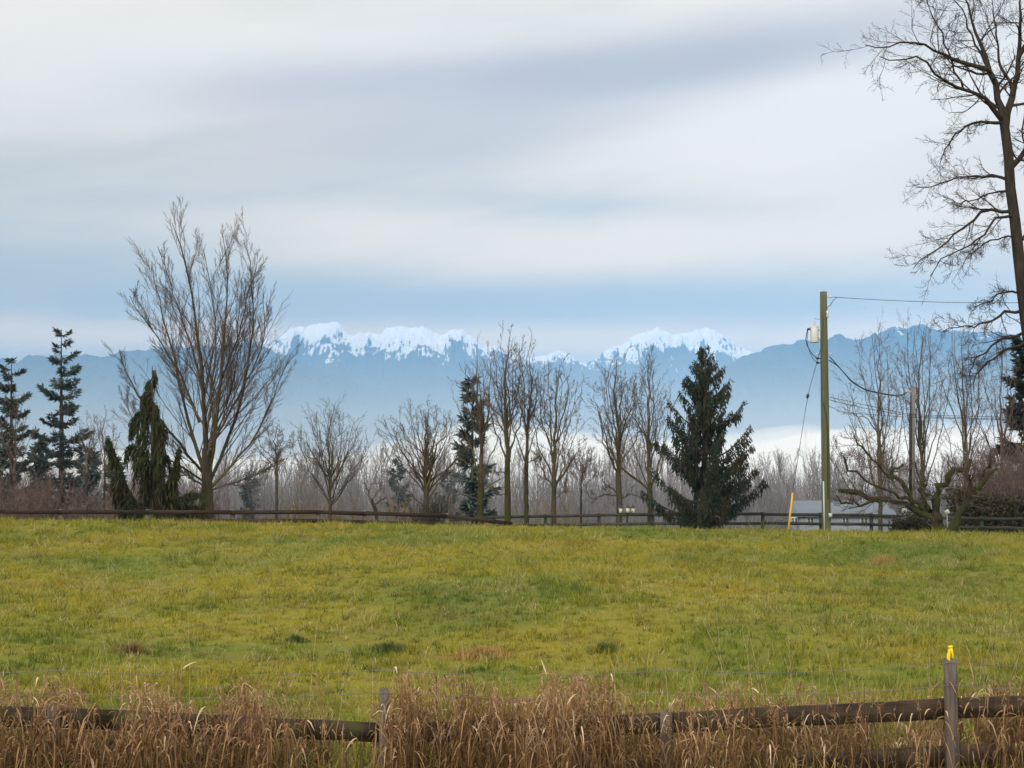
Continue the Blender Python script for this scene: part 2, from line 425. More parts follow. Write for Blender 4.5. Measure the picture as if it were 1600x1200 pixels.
# fog lying in the valley before the mountains: a closed lumpy bank
def fog_bank():
    xs = np.linspace(-2700, 2700, 200); ys = np.linspace(3000, 4000, 30)
    Xg, Yg = np.meshgrid(xs, ys)
    top = 112 + 95 * (fbm(Xg / 420., Yg / 700., 6, 71) - 0.45) * 1.6 + 12 * np.sin(Xg / 420. + 1.2) + 26 * np.clip(Xg / 900., -1, 1)
    e = np.clip(np.minimum((Yg - 3000) / 260., (4000 - Yg) / 260.), 0.0, 1); top = -16 + (top + 16) * (0.35 + 0.65 * np.sqrt(e))
    ny, nx = Xg.shape; ii = np.arange(ny * nx).reshape(ny, nx)
    v1 = np.stack([Xg, Yg, top], -1).reshape(-1, 3); v0 = v1.copy(); v0[:, 2] = -18
    q = [np.stack([ii[:-1, :-1], ii[:-1, 1:], ii[1:, 1:], ii[1:, :-1]], -1).reshape(-1, 4)]
    j = ii + nx * ny
    q.append(np.stack([j[:-1, :-1], j[1:, :-1], j[1:, 1:], j[:-1, 1:]], -1).reshape(-1, 4))
    for r, rj, fl in ((ii[0], j[0], 0), (ii[-1], j[-1], 1), (ii[:, 0], j[:, 0], 1), (ii[:, -1], j[:, -1], 0)):
        a = np.stack([r[:-1], rj[:-1], rj[1:], r[1:]], -1); q.append(a[:, ::-1] if fl else a)
    mb = MB(); mb.add(np.concatenate([v1, v0]), np.concatenate(q))
    o = mb.build('fog_bank', volume_mat('white_valley_fog', (1.0, 0.985, 0.97), 3.2e-3, -0.5)); tag(o, kind='stuff')
fog_bank()
volume_box('valley_mist', -1500, 1500, 215, 2600, -25, 31, volume_mat('thin_valley_mist', (0.88, 0.92, 1.0), 7.0e-4, -0.5))

volume_box('foothill_mist', -6500, 6500, 4150, 7850, -25, 450, volume_mat('pale_foothill_mist', (0.74, 0.88, 1.0), 1.15e-4, -0.5))

# ================================================================== grass of the field
m_grass, t = mat('field_grass_blades'); g = G(t)
base = ground_color(g); tn = g.attr()
c = g.mix(g.range(tn, 0.05, 0.50, 1.0, 0.0), base, g.mix(0.70, base, (0.045, 0.085, 0.016)))
c = g.mix(g.range(tn, 0.62, 0.80, 0.0, 0.6), c, (0.20, 0.25, 0.085))
c = g.mix(g.range(tn, 0.82, 1.0, 0.0, 0.8), c, (0.44, 0.36, 0.16))
pr = g.principled(c, 0.65, 0.25); tr = g.n('ShaderNodeBsdfTranslucent'); g.l(c, tr.inputs[0])
mx = g.n('ShaderNodeMixShader'); mx.inputs[0].default_value = 0.35
g.l(pr, mx.inputs[1]); g.l(tr.outputs[0], mx.inputs[2]); g.out(mx.outputs[0])
def blades(x, y, hgt, wid, lean, segs, mb, tint):
    n = len(x); z = H(x, y) - 0.01
    a = RNG.random(n) * 2 * math.pi; W = np.stack([np.cos(a), np.sin(a), 0 * a], 1) * wid[:, None]
    b = RNG.random(n) * 2 * math.pi; Ld = np.stack([np.cos(b), np.sin(b), 0 * b], 1) * (lean * hgt)[:, None]
    r = np.stack([x, y, z], 1); up = np.stack([0 * x, 0 * x, hgt], 1)
    if segs == 1:
        v = np.stack([r - W / 2, r + W / 2, r + up + Ld], 1).reshape(-1, 3)
        mb.add(v, None, np.arange(n * 3).reshape(n, 3), np.repeat(tint, 3))
    else:
        mid = r + up * 0.6 + Ld * 0.3; tip = r + up * (1 - 0.25 * lean[:, None]) + Ld
        v = np.stack([r - W / 2, r + W / 2, mid + W * 0.4, mid - W * 0.4, tip], 1).reshape(-1, 3)
        k = np.arange(n)[:, None] * 5
        mb.add(v, k + np.array([[0, 1, 2, 3]]), k + np.array([[3, 2, 4]]), np.repeat(tint, 5))
def tuft_field(y0, y1, tufts, per, segs, hm, wd, mb):
    """tussocks: blades leaning outwards from their tuft's middle"""
    n = int((y1 - y0) * (y1 * 0.98 + 4) * tufts)
    ty = y0 + (y1 - y0) * RNG.random(n); tx = (RNG.random(n) - 0.5) * (y1 * 0.98 + 4)
    k = np.abs(tx) < ty * 0.47 + 2.0; tx, ty = tx[k], ty[k]; n = len(tx)
    big = vnoise(tx * .7, ty * .7, 3); th = hm * (.60 + .65 * big) * np.exp(RNG.normal(size=n) * .35)
    tt = np.clip(.48 + .29 * RNG.normal(size=n) + .5 * (vnoise(tx * 1.1, ty * .9, 9) - .5), 0, 1)
    par = np.repeat(np.arange(n), per); m = len(par)
    a = RNG.random(m) * 2 * math.pi; r = np.abs(RNG.normal(size=m)) * (.035 + .30 * th[par])
    x = tx[par] + np.cos(a) * r; y = ty[par] + np.sin(a) * r; z = H(x, y) - .01
    h = th[par] * RNG.uniform(.45, 1.15, m); lean = RNG.uniform(.15, 1.35, m)
    a2 = a + RNG.normal(size=m) * .7; Ld = np.stack([np.cos(a2), np.sin(a2), 0 * a2], 1) * (lean * h)[:, None]
    b = RNG.random(m) * 2 * math.pi; W = np.stack([np.cos(b), np.sin(b), 0 * b], 1) * (wd * RNG.uniform(.7, 1.3, m))[:, None]
    up = np.stack([0 * x, 0 * x, h], 1); r0 = np.stack([x, y, z], 1); tint = np.clip(tt[par] + RNG.normal(size=m) * .17, 0, 1)
    if segs == 1:
        mb.add(np.stack([r0 - W / 2, r0 + W / 2, r0 + up + Ld], 1).reshape(-1, 3), None, np.arange(m * 3).reshape(m, 3), np.repeat(tint, 3))
    else:
        mid = r0 + up * .62 + Ld * .32; tip = r0 + up * (1 - .30 * np.minimum(lean, 1.2)[:, None]) + Ld
        k_ = np.arange(m)[:, None] * 5
        mb.add(np.stack([r0 - W / 2, r0 + W / 2, mid + W * .4, mid - W * .4, tip], 1).reshape(-1, 3), k_ + np.array([[0, 1, 2, 3]]), k_ + np.array([[3, 2, 4]]), np.repeat(tint, 5))
mb = MB()
for y0, y1, tufts, per, segs, hm, wd in ((11, 20, 32, 17, 2, .125, .010), (20, 30, 20, 15, 2, .13, .013), (30, 42, 14, 14, 1, .14, .019), (42, 58, 9, 13, 1, .15, .025)):
    tuft_field(y0, y1, tufts, per, segs, hm, wd, mb)
    tuft_field(y0, y1, tufts * .9, int(per * .6), 1, hm * .55, wd * 1.1, mb)      # the short sward between the tussocks
n = 9000; y = RNG.uniform(12.2, 15.5, n); x = (RNG.random(n) - .5) * (y * .96 + 3)
blades(x, y, RNG.uniform(.22, .5, n) * (.5 + vnoise(x * 1.2, y * 1.2, 33)), np.full(n, .010), RNG.uniform(.2, .9, n), 2, mb, RNG.random(n) * .75)
o = mb.build('field_grass', m_grass); tag(o, 'short green and yellow pasture grass covering the sloping field', 'grass', kind='stuff')

# ------------------------------------------------------------------ tufts standing out in the field
m_straw = leaf_mat('straw_blades', (0.46, 0.30, 0.11), (0.34, 0.22, 0.08), None, transl=0.3)
m_dgreen = leaf_mat('dark_tuft_blades', (0.085, 0.120, 0.030), (0.13, 0.145, 0.040), None, transl=0.2)
m_brown = leaf_mat('brown_tuft_blades', (0.26, 0.18, 0.075), (0.16, 0.13, 0.05), None, transl=0.2)
def ground_at(px, py, d0=12, d1=47):
    ds = np.linspace(d0, d1, 700); pts = np.array([P(px, py, d) for d in ds])
    k = np.argmax(pts[:, 2] <= H(pts[:, 0], pts[:, 1])) if np.any(pts[:, 2] <= H(pts[:, 0], pts[:, 1])) else len(ds) - 1
    return pts[k]
def tuft(px, py, w_, h_, m, n, label, cat='grass tuft'):
    c = ground_at(px, py); a = RNG.random(n) * 2 * math.pi; r = np.abs(RNG.normal(size=n)) * w_ * .30
    x = c[0] + np.cos(a) * r; y = c[1] + np.sin(a) * r * 0.7
    mb = MB(); blades(x, y, h_ * (0.5 + 0.7 * RNG.random(n)) * np.exp(-(r / w_ * 1.6) ** 2), np.full(n, 0.011), 0.3 + 1.0 * RNG.random(n), 2, mb, RNG.random(n))
    o = mb.build('grass_tuft', m, origin=(c[0], c[1], Hs(c[0], c[1]))); tag(o, label, cat, 'rough tufts in the pasture', 'stuff')
tuft(752, 1028, 1.3, 0.22, m_straw, 700, 'wide golden straw-coloured grass tuft low in the middle of the field')
tuft(205, 1022, 0.7, 0.24, m_brown, 420, 'brown tangled grass tuft at left behind the tall dry grass')
tuft(605, 1018, 0.9, 0.20, m_dgreen, 500, 'broad dark green grass tuft just left of the golden straw tuft')
tuft(462, 1004, 0.45, 0.18, m_dgreen, 260, 'small dark round grass tuft, leftmost of the dark green ones')
tuft(945, 1020, 0.6, 0.22, m_dgreen, 320, 'dark green grass tuft right of the golden straw tuft')
tuft(1380, 880, 1.2, 0.28, m_straw, 260, 'pale straw tuft high on the right slope of the field')

# ================================================================== near fence with tall dry grass
m_post = wood_mat('weathered_post_wood', (0.045, 0.036, 0.034), (0.20, 0.165, 0.14), None, (22, 22, 1.6))
m_rail = wood_mat('dark_rail_wood', (0.022, 0.016, 0.012), (0.085, 0.058, 0.040), (0.055, 0.060, 0.022))
m_wire = plain_mat('galvanised_wire', (0.16, 0.15, 0.14), 0.5, 0.5, 0.6)
m_yellow = plain_mat('yellow_plastic', (0.85, 0.62, 0.01), 0.45, 0.4, var=0.08)
NF = empty('board_fence', (0, 13, 0), 'near dark board fence half buried in tall dry brown grass', 'fence')
def post_mesh(c, wdt, ztop, zbot, m, parent, seed=0):
    """squarish weathered post with chamfered corners and split top"""
    k = 12; a = np.arange(k) / k * 2 * math.pi + 0.2
    rr = wdt / 2 * (1 + 0.16 * np.abs(np.sin(2 * a)) + 0.08 * np.random.default_rng(seed).normal(size=k))
    zz = np.linspace(zbot, ztop, 9); mb = MB(); v = []
    for i, z in enumerate(zz):
        f = 1.0 - 0.05 * i / 8
        zt = z + (0.02 * np.sin(3 * a + seed) if i == 8 else 0) * np.ones(k)
        v.append(np.stack([c[0] + rr * f * np.cos(a), c[1] + rr * f * np.sin(a), zt], 1))
    v = np.concatenate(v); q = []
    for i in range(8):
        for j in range(k): q.append([i * k + j, i * k + (j + 1) % k, (i + 1) * k + (j + 1) % k, (i + 1) * k + j])
    v = np.concatenate([v, [[c[0], c[1], ztop - 0.012]]]); n = len(v) - 1
    mb.add(v, q, [[8 * k + j, 8 * k + (j + 1) % k, n] for j in range(k)])
    return mb.build('post', m, parent)
near = [(-480, 1040, 13.0, 1094), (85, 1062, 13.0, 1108), (600, 1077, 13.3, 1132), (1040, 1078, 13.1, 1116), (1484, 1030, 12.9, 1093), (1925, 1040, 12.7, 1076)]
tops = []
for i, (px, py, D, ry) in enumerate(near):
    c = P(px, py, D); 
    if i in (1, 3): c[2] = P(px, ry, D)[2] + 0.02
    post_mesh(c, 0.105 if px != 600 else 0.085, c[2], Hs(c[0], c[1]) - 0.4, m_post, NF, i)
    tops.append((c, P(px, ry, D)))
for i in range(len(tops) - 1):
    for dz in (0.0, -0.42, -0.84):
        a = tops[i][1].copy(); b = tops[i + 1][1].copy()
        a[1] += 0.082; b[1] += 0.082; a[2] += dz - 0.09; b[2] += dz - 0.09
        d = (b - a) / np.linalg.norm(b - a)
        mb = MB(); pts = [a + d * 0.004 + (b - a - d * 0.008) * s for s in np.linspace(0, 1, 7)]
        for s in range(1, 6): pts[s] = pts[s] + np.array([0, 0.0, random.uniform(-0.006, 0.006)])
        for s in range(6): mb.beam(pts[s], pts[s + 1], 0.04, 0.178 + random.uniform(-0.004, 0.004))
        mb.build('rail', m_rail, NF)
for dz in (0.0, 0.20):
    pts = []
    for i in range(len(tops) - 1):
        a = tops[i][0] - np.array([0, .06, .02 + dz]); b = tops[i + 1][0] - np.array([0, .06, .02 + dz])
        if i in (0, 1, 2, 3, 4):
            a = P(near[i][0], 1034 if near[i][0] > 1100 else 1046, near[i][2]) - np.array([0, .06, dz]); b = P(near[i + 1][0], 1034 if near[i + 1][0] > 1100 else 1046, near[i + 1][2]) - np.array([0, .06, dz])
        for s in np.linspace(0, 1, 12, endpoint=False): pts.append(a + (b - a) * s - np.array([0, 0, 0.05 * 4 * s * (1 - s)]))
    pts = np.array(pts); mb = MB(); mb.tubes(pts, np.full(len(pts), 0.0028), 4); mb.build('wire', m_wire, NF)
# yellow insulator on the right post
c = P(1484, 1030, 12.9)
mb = MB(); mb.tubes(np.array([c + [-.012, 0, -.06], c + [-.010, 0, .03], c + [0.002, 0, .085], c + [.006, 0, .115]]), np.array([.018, .017, .014, .016]), 8, True)
mb.tubes(np.array([c + [.030, -.01, -.01], c + [.022, -.01, .05], c + [.010, -.008, .112]]), np.array([.008, .009, .012]), 6, True)
mb.tubes(np.array([c + [-.012, -.01, .108], c + [.024, -.01, .112]]), np.array([.013, .013]), 6, True)
o = mb.build('fence_insulator', m_yellow, origin=c); tag(o, 'bright yellow plastic insulator on top of the near grey fence post', 'insulator')

m_reed, t = mat('dry_reed_grass'); g = G(t)
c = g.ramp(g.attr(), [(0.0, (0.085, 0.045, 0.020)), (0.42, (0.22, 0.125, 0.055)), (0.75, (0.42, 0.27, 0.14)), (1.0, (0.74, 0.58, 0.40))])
pr = g.principled(c, 0.6, 0.25); tr = g.n('ShaderNodeBsdfTranslucent'); g.l(c, tr.inputs[0])
mx = g.n('ShaderNodeMixShader'); mx.inputs[0].default_value = 0.25
g.l(pr, mx.inputs[1]); g.l(tr.outputs[0], mx.inputs[2]); g.out(mx.outputs[0])
def strips(mb, Pn, Wn, tint):
    """ribbons: Pn (n,k,3) centre lines, Wn (n,k,3) half-width vectors"""
    n, k, _ = Pn.shape
    v = np.stack([Pn - Wn, Pn + Wn], 2).reshape(-1, 3)
    b = np.arange(n)[:, None, None] * (2 * k) + np.arange(k - 1)[None, :, None] * 2
    q = (b + np.array([0, 1, 3, 2])[None, None, :]).reshape(-1, 4)
    mb.add(v, q, None, np.repeat(tint, 2 * k))
def reeds():
    # crown height of the dry grass along the fence, by bearing
    px = np.array([-300, 0, 60, 110, 150, 190, 235, 275, 300, 400, 450, 490, 520, 560, 595, 620, 690, 740, 800, 860, 900, 945, 1000, 1040, 1100, 1160, 1200, 1290, 1400, 1470, 1520, 1600, 1900])
    py = np.array([1050, 1042, 1040, 1062, 1100, 1070, 1046, 1056, 1080, 1064, 1052, 1072, 1106, 1112, 1096, 1052, 1056, 1066, 1068, 1058, 1052, 1054, 1070, 1072, 1062, 1070, 1074, 1072, 1080, 1082, 1070, 1056, 1050])
    dn = np.array([1, 1, 1, .8, .5, .9, 1, 1, .8, 1, 1, .8, .35, .3, .4, 1, 1, .9, .9, 1, 1, 1, .8, .8, .8, .7, .6, .6, .45, .45, .7, .8, .8])
    n = 7600
    sx_ = RNG.uniform(-250, 1850, n); keep = RNG.random(n) < np.interp(sx_, px, dn) * np.clip(.25 + 1.3 * vnoise(sx_ / 34., sx_ * 0 + 2., 29), 0, 1); sx_ = sx_[keep]; n = len(sx_)
    y = 13.22 + np.abs(RNG.normal(size=n)) * 0.36
    y = np.where(RNG.random(n) < np.interp(sx_, [0, 500, 1150, 1300], [.34, .34, .28, .16]), 12.82 - np.abs(RNG.normal(size=n)) * .14, y)
    x = (sx_ - 800) / F * y
    z = H(x, y)
    ztop = np.array([P(a, b, c_)[2] for a, b, c_ in zip(sx_, np.interp(sx_, px, py), y)])
    cl = vnoise(sx_ / 22., y * 0, 13)
    h = (ztop - z) * (0.50 + 0.50 * RNG.random(n) ** 0.7) * (0.74 + 0.36 * cl) + 0.02
    b = RNG.random(n) * 2 * math.pi
    lean = (0.04 + 0.30 * RNG.random(n) ** 3)
    Ld = np.stack([np.cos(b), np.sin(b), 0 * b], 1) * (lean * h)[:, None]
    r = np.stack([x, y, z], 1); s = np.linspace(0, 1, 5)
    Pn = r[:, None, :] + s[None, :, None] * np.array([0, 0, 1])[None, None] * h[:, None, None] + (s ** 2)[None, :, None] * Ld[:, None, :]
    a = RNG.random(n) * math.pi; W = np.stack([np.cos(a), np.sin(a) * 0.6, 0 * a], 1)
    tint = np.clip(0.12 + 0.40 * RNG.random(n) + .25 * (vnoise(sx_ / 60., y * 0 + 4., 19) - .5), 0, 1)
    mb = MB(); strips(mb, Pn, W[:, None, :] * (0.0042 * (1 - 0.6 * s))[None, :, None], tint)
    # leaves, folded over and drooping
    cl2 = vnoise(sx_ / 60., y * 0 + 4., 19)
    for q in range(5):
        f = RNG.uniform(0.35, 1.0, n); L = RNG.uniform(0.06, 0.25, n)
        st = r + np.array([0, 0, 1]) * (h * f)[:, None] + Ld * (f ** 2)[:, None]
        d = RNG.random(n) * 2 * math.pi; dv = np.stack([np.cos(d), np.sin(d), 0 * d], 1)
        u0 = RNG.uniform(-0.3, 1.2, n); dr = RNG.uniform(0.2, 2.0, n)
        s2 = np.array([0, .3, .6, 1.0])
        Pl = st[:, None, :] + L[:, None, None] * (dv[:, None, :] * s2[None, :, None] * 0.7 + np.array([0, 0, 1])[None, None] * (u0[:, None] * s2[None] - dr[:, None] * s2[None] ** 2)[:, :, None])
        wv = np.cross(dv, [0, 0, 1]) + RNG.normal(size=(n, 3)) * 0.4; wv /= np.linalg.norm(wv, axis=1, keepdims=True)
        strips(mb, Pl, wv[:, None, :] * (np.array([.003, .0068, .0055, .0005]))[None, :, None], np.clip(0.10 + 0.50 * RNG.random(n) + 0.45 * (f - 0.6) + 0.40 * (RNG.random(n) < 0.12) + .25 * (cl2 - .5), 0, 1))  # lower leaves tinted darker, painting in the shade among the stalks
    # feathery heads on some stalks
    k = RNG.random(n) < 0.35
    tip = Pn[k, -1]; m_ = len(tip)
    for q in range(7):
        A = RNG.normal(size=(m_, 3)) * 0.022 + np.array([0, 0, 0.035]); st = tip - np.array([0, 0, 1]) * RNG.uniform(0, .12, m_)[:, None]
        mb.slivers(st, A, 0.008, np.clip(0.45 + 0.4 * RNG.random(m_), 0, 1))
    o = mb.build('tall_dry_grass', m_reed); tag(o, 'tall brown dry reed grass along the near fence', 'grass', kind='stuff')
    # thin pale stems reaching higher into the field
    n = 62; sx_ = np.concatenate([RNG.uniform(980, 1620, 46), RNG.uniform(0, 980, 16)]); y = RNG.uniform(13.2, 17.5, n); x = (sx_ - 800) / F * y; z = H(x, y)
    h = RNG.uniform(0.75, 1.55, n); b = RNG.random(n) * 2 * math.pi; Ld = np.stack([np.cos(b), np.sin(b), 0 * b], 1) * (h * RNG.uniform(.02, .28, n))[:, None]
    s = np.linspace(0, 1, 6); r = np.stack([x, y, z], 1)
    Pn = r[:, None, :] + s[None, :, None] * np.array([0, 0, 1])[None, None] * h[:, None, None] + (s ** 2)[None, :, None] * Ld[:, None, :]
    mb = MB(); mb.tubes(Pn, np.tile(0.0027 * (1 - .5 * s), (n, 1)), 3); mb.tint = [RNG.uniform(.7, 1.0) * np.ones(mb.n)]
    o = mb.build('pale_grass_stems', m_reed); tag(o, 'scattered thin pale dead grass stems rising above the field', 'grass stems', kind='stuff')
reeds()

# ================================================================== far fences along the crest
m_far = wood_mat('old_creosote_boards', (0.016, 0.012, 0.011), (0.060, 0.040, 0.032), (0.030, 0.034, 0.018), (0.8, 6, 10))
m_farpost = wood_mat('grey_fence_post_wood', (0.07, 0.062, 0.055), (0.17, 0.15, 0.13), (0.06, 0.07, 0.04), (8, 8, 1))
m_green = wood_mat('greenish_fence_boards', (0.022, 0.026, 0.024), (0.062, 0.068, 0.060), (0.032, 0.042, 0.024), (0.8, 6, 10))
def far_fence(label, pts, m, mp, rails, wdt, hgt, posts=True, pw=0.14):
    root = empty('board_fence', (P(*pts[0])[0], P(*pts[0])[1], 0), label, 'fence')
    W = [P(*q) for q in pts]
    for i, c in enumerate(W):
        mb = MB(); zb = Hs(c[0], c[1]) - 0.4; zt = c[2] + 0.03
        mb.box((c[0], c[1] + 0.02 + pw / 2, (zb + zt) / 2), (pw, pw, zt - zb)); mb.build('post', mp, root)
    for i in range(len(W) - 1):
        for r in rails:
            a = W[i] - [0, 0.022, r + hgt / 2]; b = W[i + 1] - [0, 0.022, r + hgt / 2]
            a = a + [0, 0, random.uniform(-.012, .012)]; b = b + [0, 0, random.uniform(-.012, .012)]
            d = (b - a) / np.linalg.norm(b - a)
            mb = MB(); mb.beam(a + d * .004, b - d * .004, wdt, hgt); mb.build('rail', m, root)
far_fence('dark weathered board fence along the crest of the field at left',
          [(-170, 796, 56), (-38, 796, 56), (95, 797, 56), (230, 797, 56), (363, 797.5, 56), (497, 797, 56), (570, 799, 56.5), (698, 803, 57.5), (800, 815, 58.5)], m_far, m_farpost, (0.0, 0.34, 0.68), 0.05, 0.16, pw=0.17)
far_fence('grey-green board fence behind the drooping spruce and utility pole',
          [(690, 811, 63.5), (772, 806, 62), (852, 804, 61), (936, 803, 60), (1020, 802, 60), (1106, 801, 60), (1192, 801, 60), (1283, 802, 60), (1362, 803, 60), (1448, 806, 60), (1535, 808, 60), (1625, 809, 60), (1710, 810, 60)], m_green, m_green, (0.0, 0.38, 0.76), 0.045, 0.125, pw=0.13)

# ================================================================== trees
def unit(v): return v / (np.linalg.norm(v, axis=-1, keepdims=True) + 1e-9)
def resample(pts, k):
    pts = np.asarray(pts, float)
    # smooth through the given points
    d = np.concatenate([[0], np.cumsum(np.linalg.norm(np.diff(pts, axis=0), axis=1))])
    tt = np.linspace(0, d[-1], 60); q = np.stack([np.interp(tt, d, pts[:, i]) for i in range(3)], 1)
    for _ in range(6): q[1:-1] = (q[:-2] + 2 * q[1:-1] + q[2:]) / 4
    ti = np.linspace(0, 59, k); return np.stack([np.interp(ti, np.arange(60), q[:, i]) for i in range(3)], 1)
def lengths(Pn): return np.linalg.norm(np.diff(Pn, axis=1), axis=2).sum(1)
def grow(Pn, Rn, per, t0, t1, ang, asd, ratio, trop, wig, k, rr=0.6, rmin=0.004, fall=0.5, lmin=0.1, lmax=99):
    n, K, _ = Pn.shape; L = lengths(Pn)
    m = n * per; par = np.repeat(np.arange(n), per)
    t = t0 + (t1 - t0) * ((np.tile(np.arange(per), n) + RNG.random(m)) / per)
    f = t * (K - 1); i = np.minimum(f.astype(int), K - 2); fr = (f - i)[:, None]
    st = Pn[par, i] * (1 - fr) + Pn[par, i + 1] * fr; r0 = Rn[par, i] * (1 - fr[:, 0]) + Rn[par, i + 1] * fr[:, 0]
    T = unit(Pn[par, i + 1] - Pn[par, i])
    pr = unit(np.cross(T, RNG.normal(size=(m, 3))))
    a = np.radians(ang + asd * RNG.normal(size=m))[:, None]
    d = unit(np.cos(a) * T + np.sin(a) * pr)
    ln = np.clip(L[par] * ratio * (1 - fall * t) * RNG.uniform(.55, 1.15, m), lmin, lmax)
    r = np.maximum(r0 * rr * RNG.uniform(.75, 1.0, m), rmin)
    out = np.zeros((m, k, 3)); out[:, 0] = st; st_ = (ln / (k - 1))[:, None]
    for j in range(1, k):
        out[:, j] = out[:, j - 1] + d * st_
        d = unit(d + np.array([0, 0, trop]) + RNG.normal(size=(m, 3)) * wig)
    s_ = np.linspace(0, 1, k); R = np.maximum(r[:, None] * (1 - 0.72 * s_[None]), rmin * 0.7)
    return out, R
M_BARK = bark_mat('grey_brown_bark', (0.032, 0.026, 0.021), (0.095, 0.078, 0.060), (0.058, 0.057, 0.022), 0.9, 0.42, 0.68)
M_BARKD = bark_mat('dark_bark', (0.018, 0.014, 0.012), (0.055, 0.045, 0.037))
M_MOSS = bark_mat('mossy_bark', (0.020, 0.016, 0.012), (0.055, 0.045, 0.030), (0.045, 0.046, 0.012), 2.6, 0.38, 0.58)
M_LIMB = twig_mat('olive_limbs', (0.045, 0.037, 0.025), (0.10, 0.086, 0.048))
M_TWIG = twig_mat('brown_twigs', (0.065, 0.050, 0.045), (0.15, 0.115, 0.094))
M_TWIGD = twig_mat('dark_twigs', (0.024, 0.019, 0.017), (0.07, 0.052, 0.043))
M_TWIGM = twig_mat('mauve_twigs', (0.085, 0.058, 0.055), (0.17, 0.125, 0.115))
def make_tree(label, base, trunks, limbs, levels, mats, group=None, name='bare_tree', cat='tree', crook=.03):
    """trunks / limbs: [(pts, r0, r1)]; levels: dicts for grow(), each on the limbs before it"""
    root = empty(name, base, label, cat, group)
    mb = MB()
    for pts, r0, r1 in trunks:
        q = resample(pts, 14); R = np.linspace(r0, r1, 14); R[0] *= 1.35; R[1] *= 1.12
        q = q + RNG.normal(size=q.shape) * r0 * 0.06
        mb.tubes(q, R, 10)
    if trunks: mb.build('trunk', mats[0], root, True)
    K = 12; Pl = []; Rl = []
    for pts, r0, r1 in limbs:
        Pl.append(resample(pts, K)); Rl.append(r0 + (r1 - r0) * np.linspace(0, 1, K) ** 0.8)
    Pl = np.array(Pl); Rl = np.array(Rl)
    Pl[:, 1:] += RNG.normal(size=Pl[:, 1:].shape) * crook; Rl = Rl * (1 + np.clip(RNG.normal(size=Rl.shape), -1.5, 1.5) * min(.22, crook * 2.5))
    lb = MB(); lb.tubes(Pl, Rl, 7); lb.build('limbs', mats[1], root, True)
    tw = MB(); cp, cr = Pl, Rl
    for lv in levels:
        lv = dict(lv); sd_ = lv.pop('sides', 3)
        cp, cr = grow(cp, cr, **lv); tw.tubes(cp, cr, sd_)
    tw.build('twigs', mats[2], root)['kind'] = 'stuff'
    return root
def depthen(pts_px, D, amt=0.5, k0=0):
    """pixel polyline at depth D, the limb swinging towards or away from the viewer as it leaves the trunk"""
    W = np.array([P(a, b, D) for a, b in pts_px]); d = np.concatenate([[0], np.cumsum(np.linalg.norm(np.diff(W, axis=0), axis=1))])
    sgn = random.uniform(-1, 1) * amt
    off = sgn * d
    return np.array([P(a, b, D + o) for (a, b), o in zip(pts_px, off)])

# ---- the big bare tree at left
D = 64
limbs = [([(324, 752), (322, 680), (316, 600), (308, 520), (298, 440), (283, 380), (268, 348)], .17), ([(322, 748), (305, 700), (292, 650), (278, 590), (262, 520), (245, 450), (235, 410)], .12),
 ([(325, 740), (335, 680), (345, 600), (352, 520), (356, 440), (352, 390), (347, 365)], .14), ([(322, 690), (330, 620), (338, 540), (334, 470), (318, 390)], .08),
 ([(328, 752), (350, 705), (370, 650), (385, 580), (395, 500), (392, 420), (382, 375)], .11), ([(330, 762), (360, 730), (395, 690), (420, 640), (440, 590), (450, 560)], .09),
 ([(318, 740), (290, 705), (260, 670), (225, 630), (200, 590), (190, 560)], .09), ([(318, 752), (280, 725), (240, 700), (210, 660), (190, 620)], .07),
 ([(330, 766), (370, 752), (410, 738), (438, 718)], .06), ([(316, 758), (290, 742), (265, 745), (245, 735)], .05),
 ([(330, 700), (360, 640), (395, 580), (415, 520), (412, 470)], .08), ([(312, 660), (285, 590), (248, 530), (218, 490), (204, 460)], .08),
 ([(318, 620), (300, 540), (268, 450), (255, 400)], .07), ([(345, 600), (372, 530), (388, 460), (400, 420)], .06), ([(322, 700), (345, 650), (365, 600), (372, 540), (376, 470)], .07)]
L = [(depthen(p, D, .45), r * .82, .012) for p, r in limbs]
make_tree('tallest bare vase-shaped tree beside the weeping cypress at left', (P(324, 812, D)[0], D, Hs(P(324, 812, D)[0], D)),
    [([P(325, 800, D) * [1, 1, 0] + [0, 0, Hs(P(325, 812, D)[0], D) - .3], P(325, 800, D), P(324, 770, D), P(323, 745, D), P(322, 700, D)], .34, .2)], L,
    [dict(per=26, t0=.08, t1=.97, ang=27, asd=7, ratio=.42, trop=.07, wig=.04, k=7, rr=.42, rmin=.008, fall=.66, sides=4),
     dict(per=9, t0=.15, t1=.97, ang=24, asd=8, ratio=.46, trop=.06, wig=.05, k=5, rr=.6, rmin=.006, fall=.5),
     dict(per=5, t0=.15, t1=.99, ang=22, asd=9, ratio=.55, trop=.06, wig=.06, k=4, rr=.7, rmin=.0062)], (M_BARK, M_LIMB, M_TWIG))

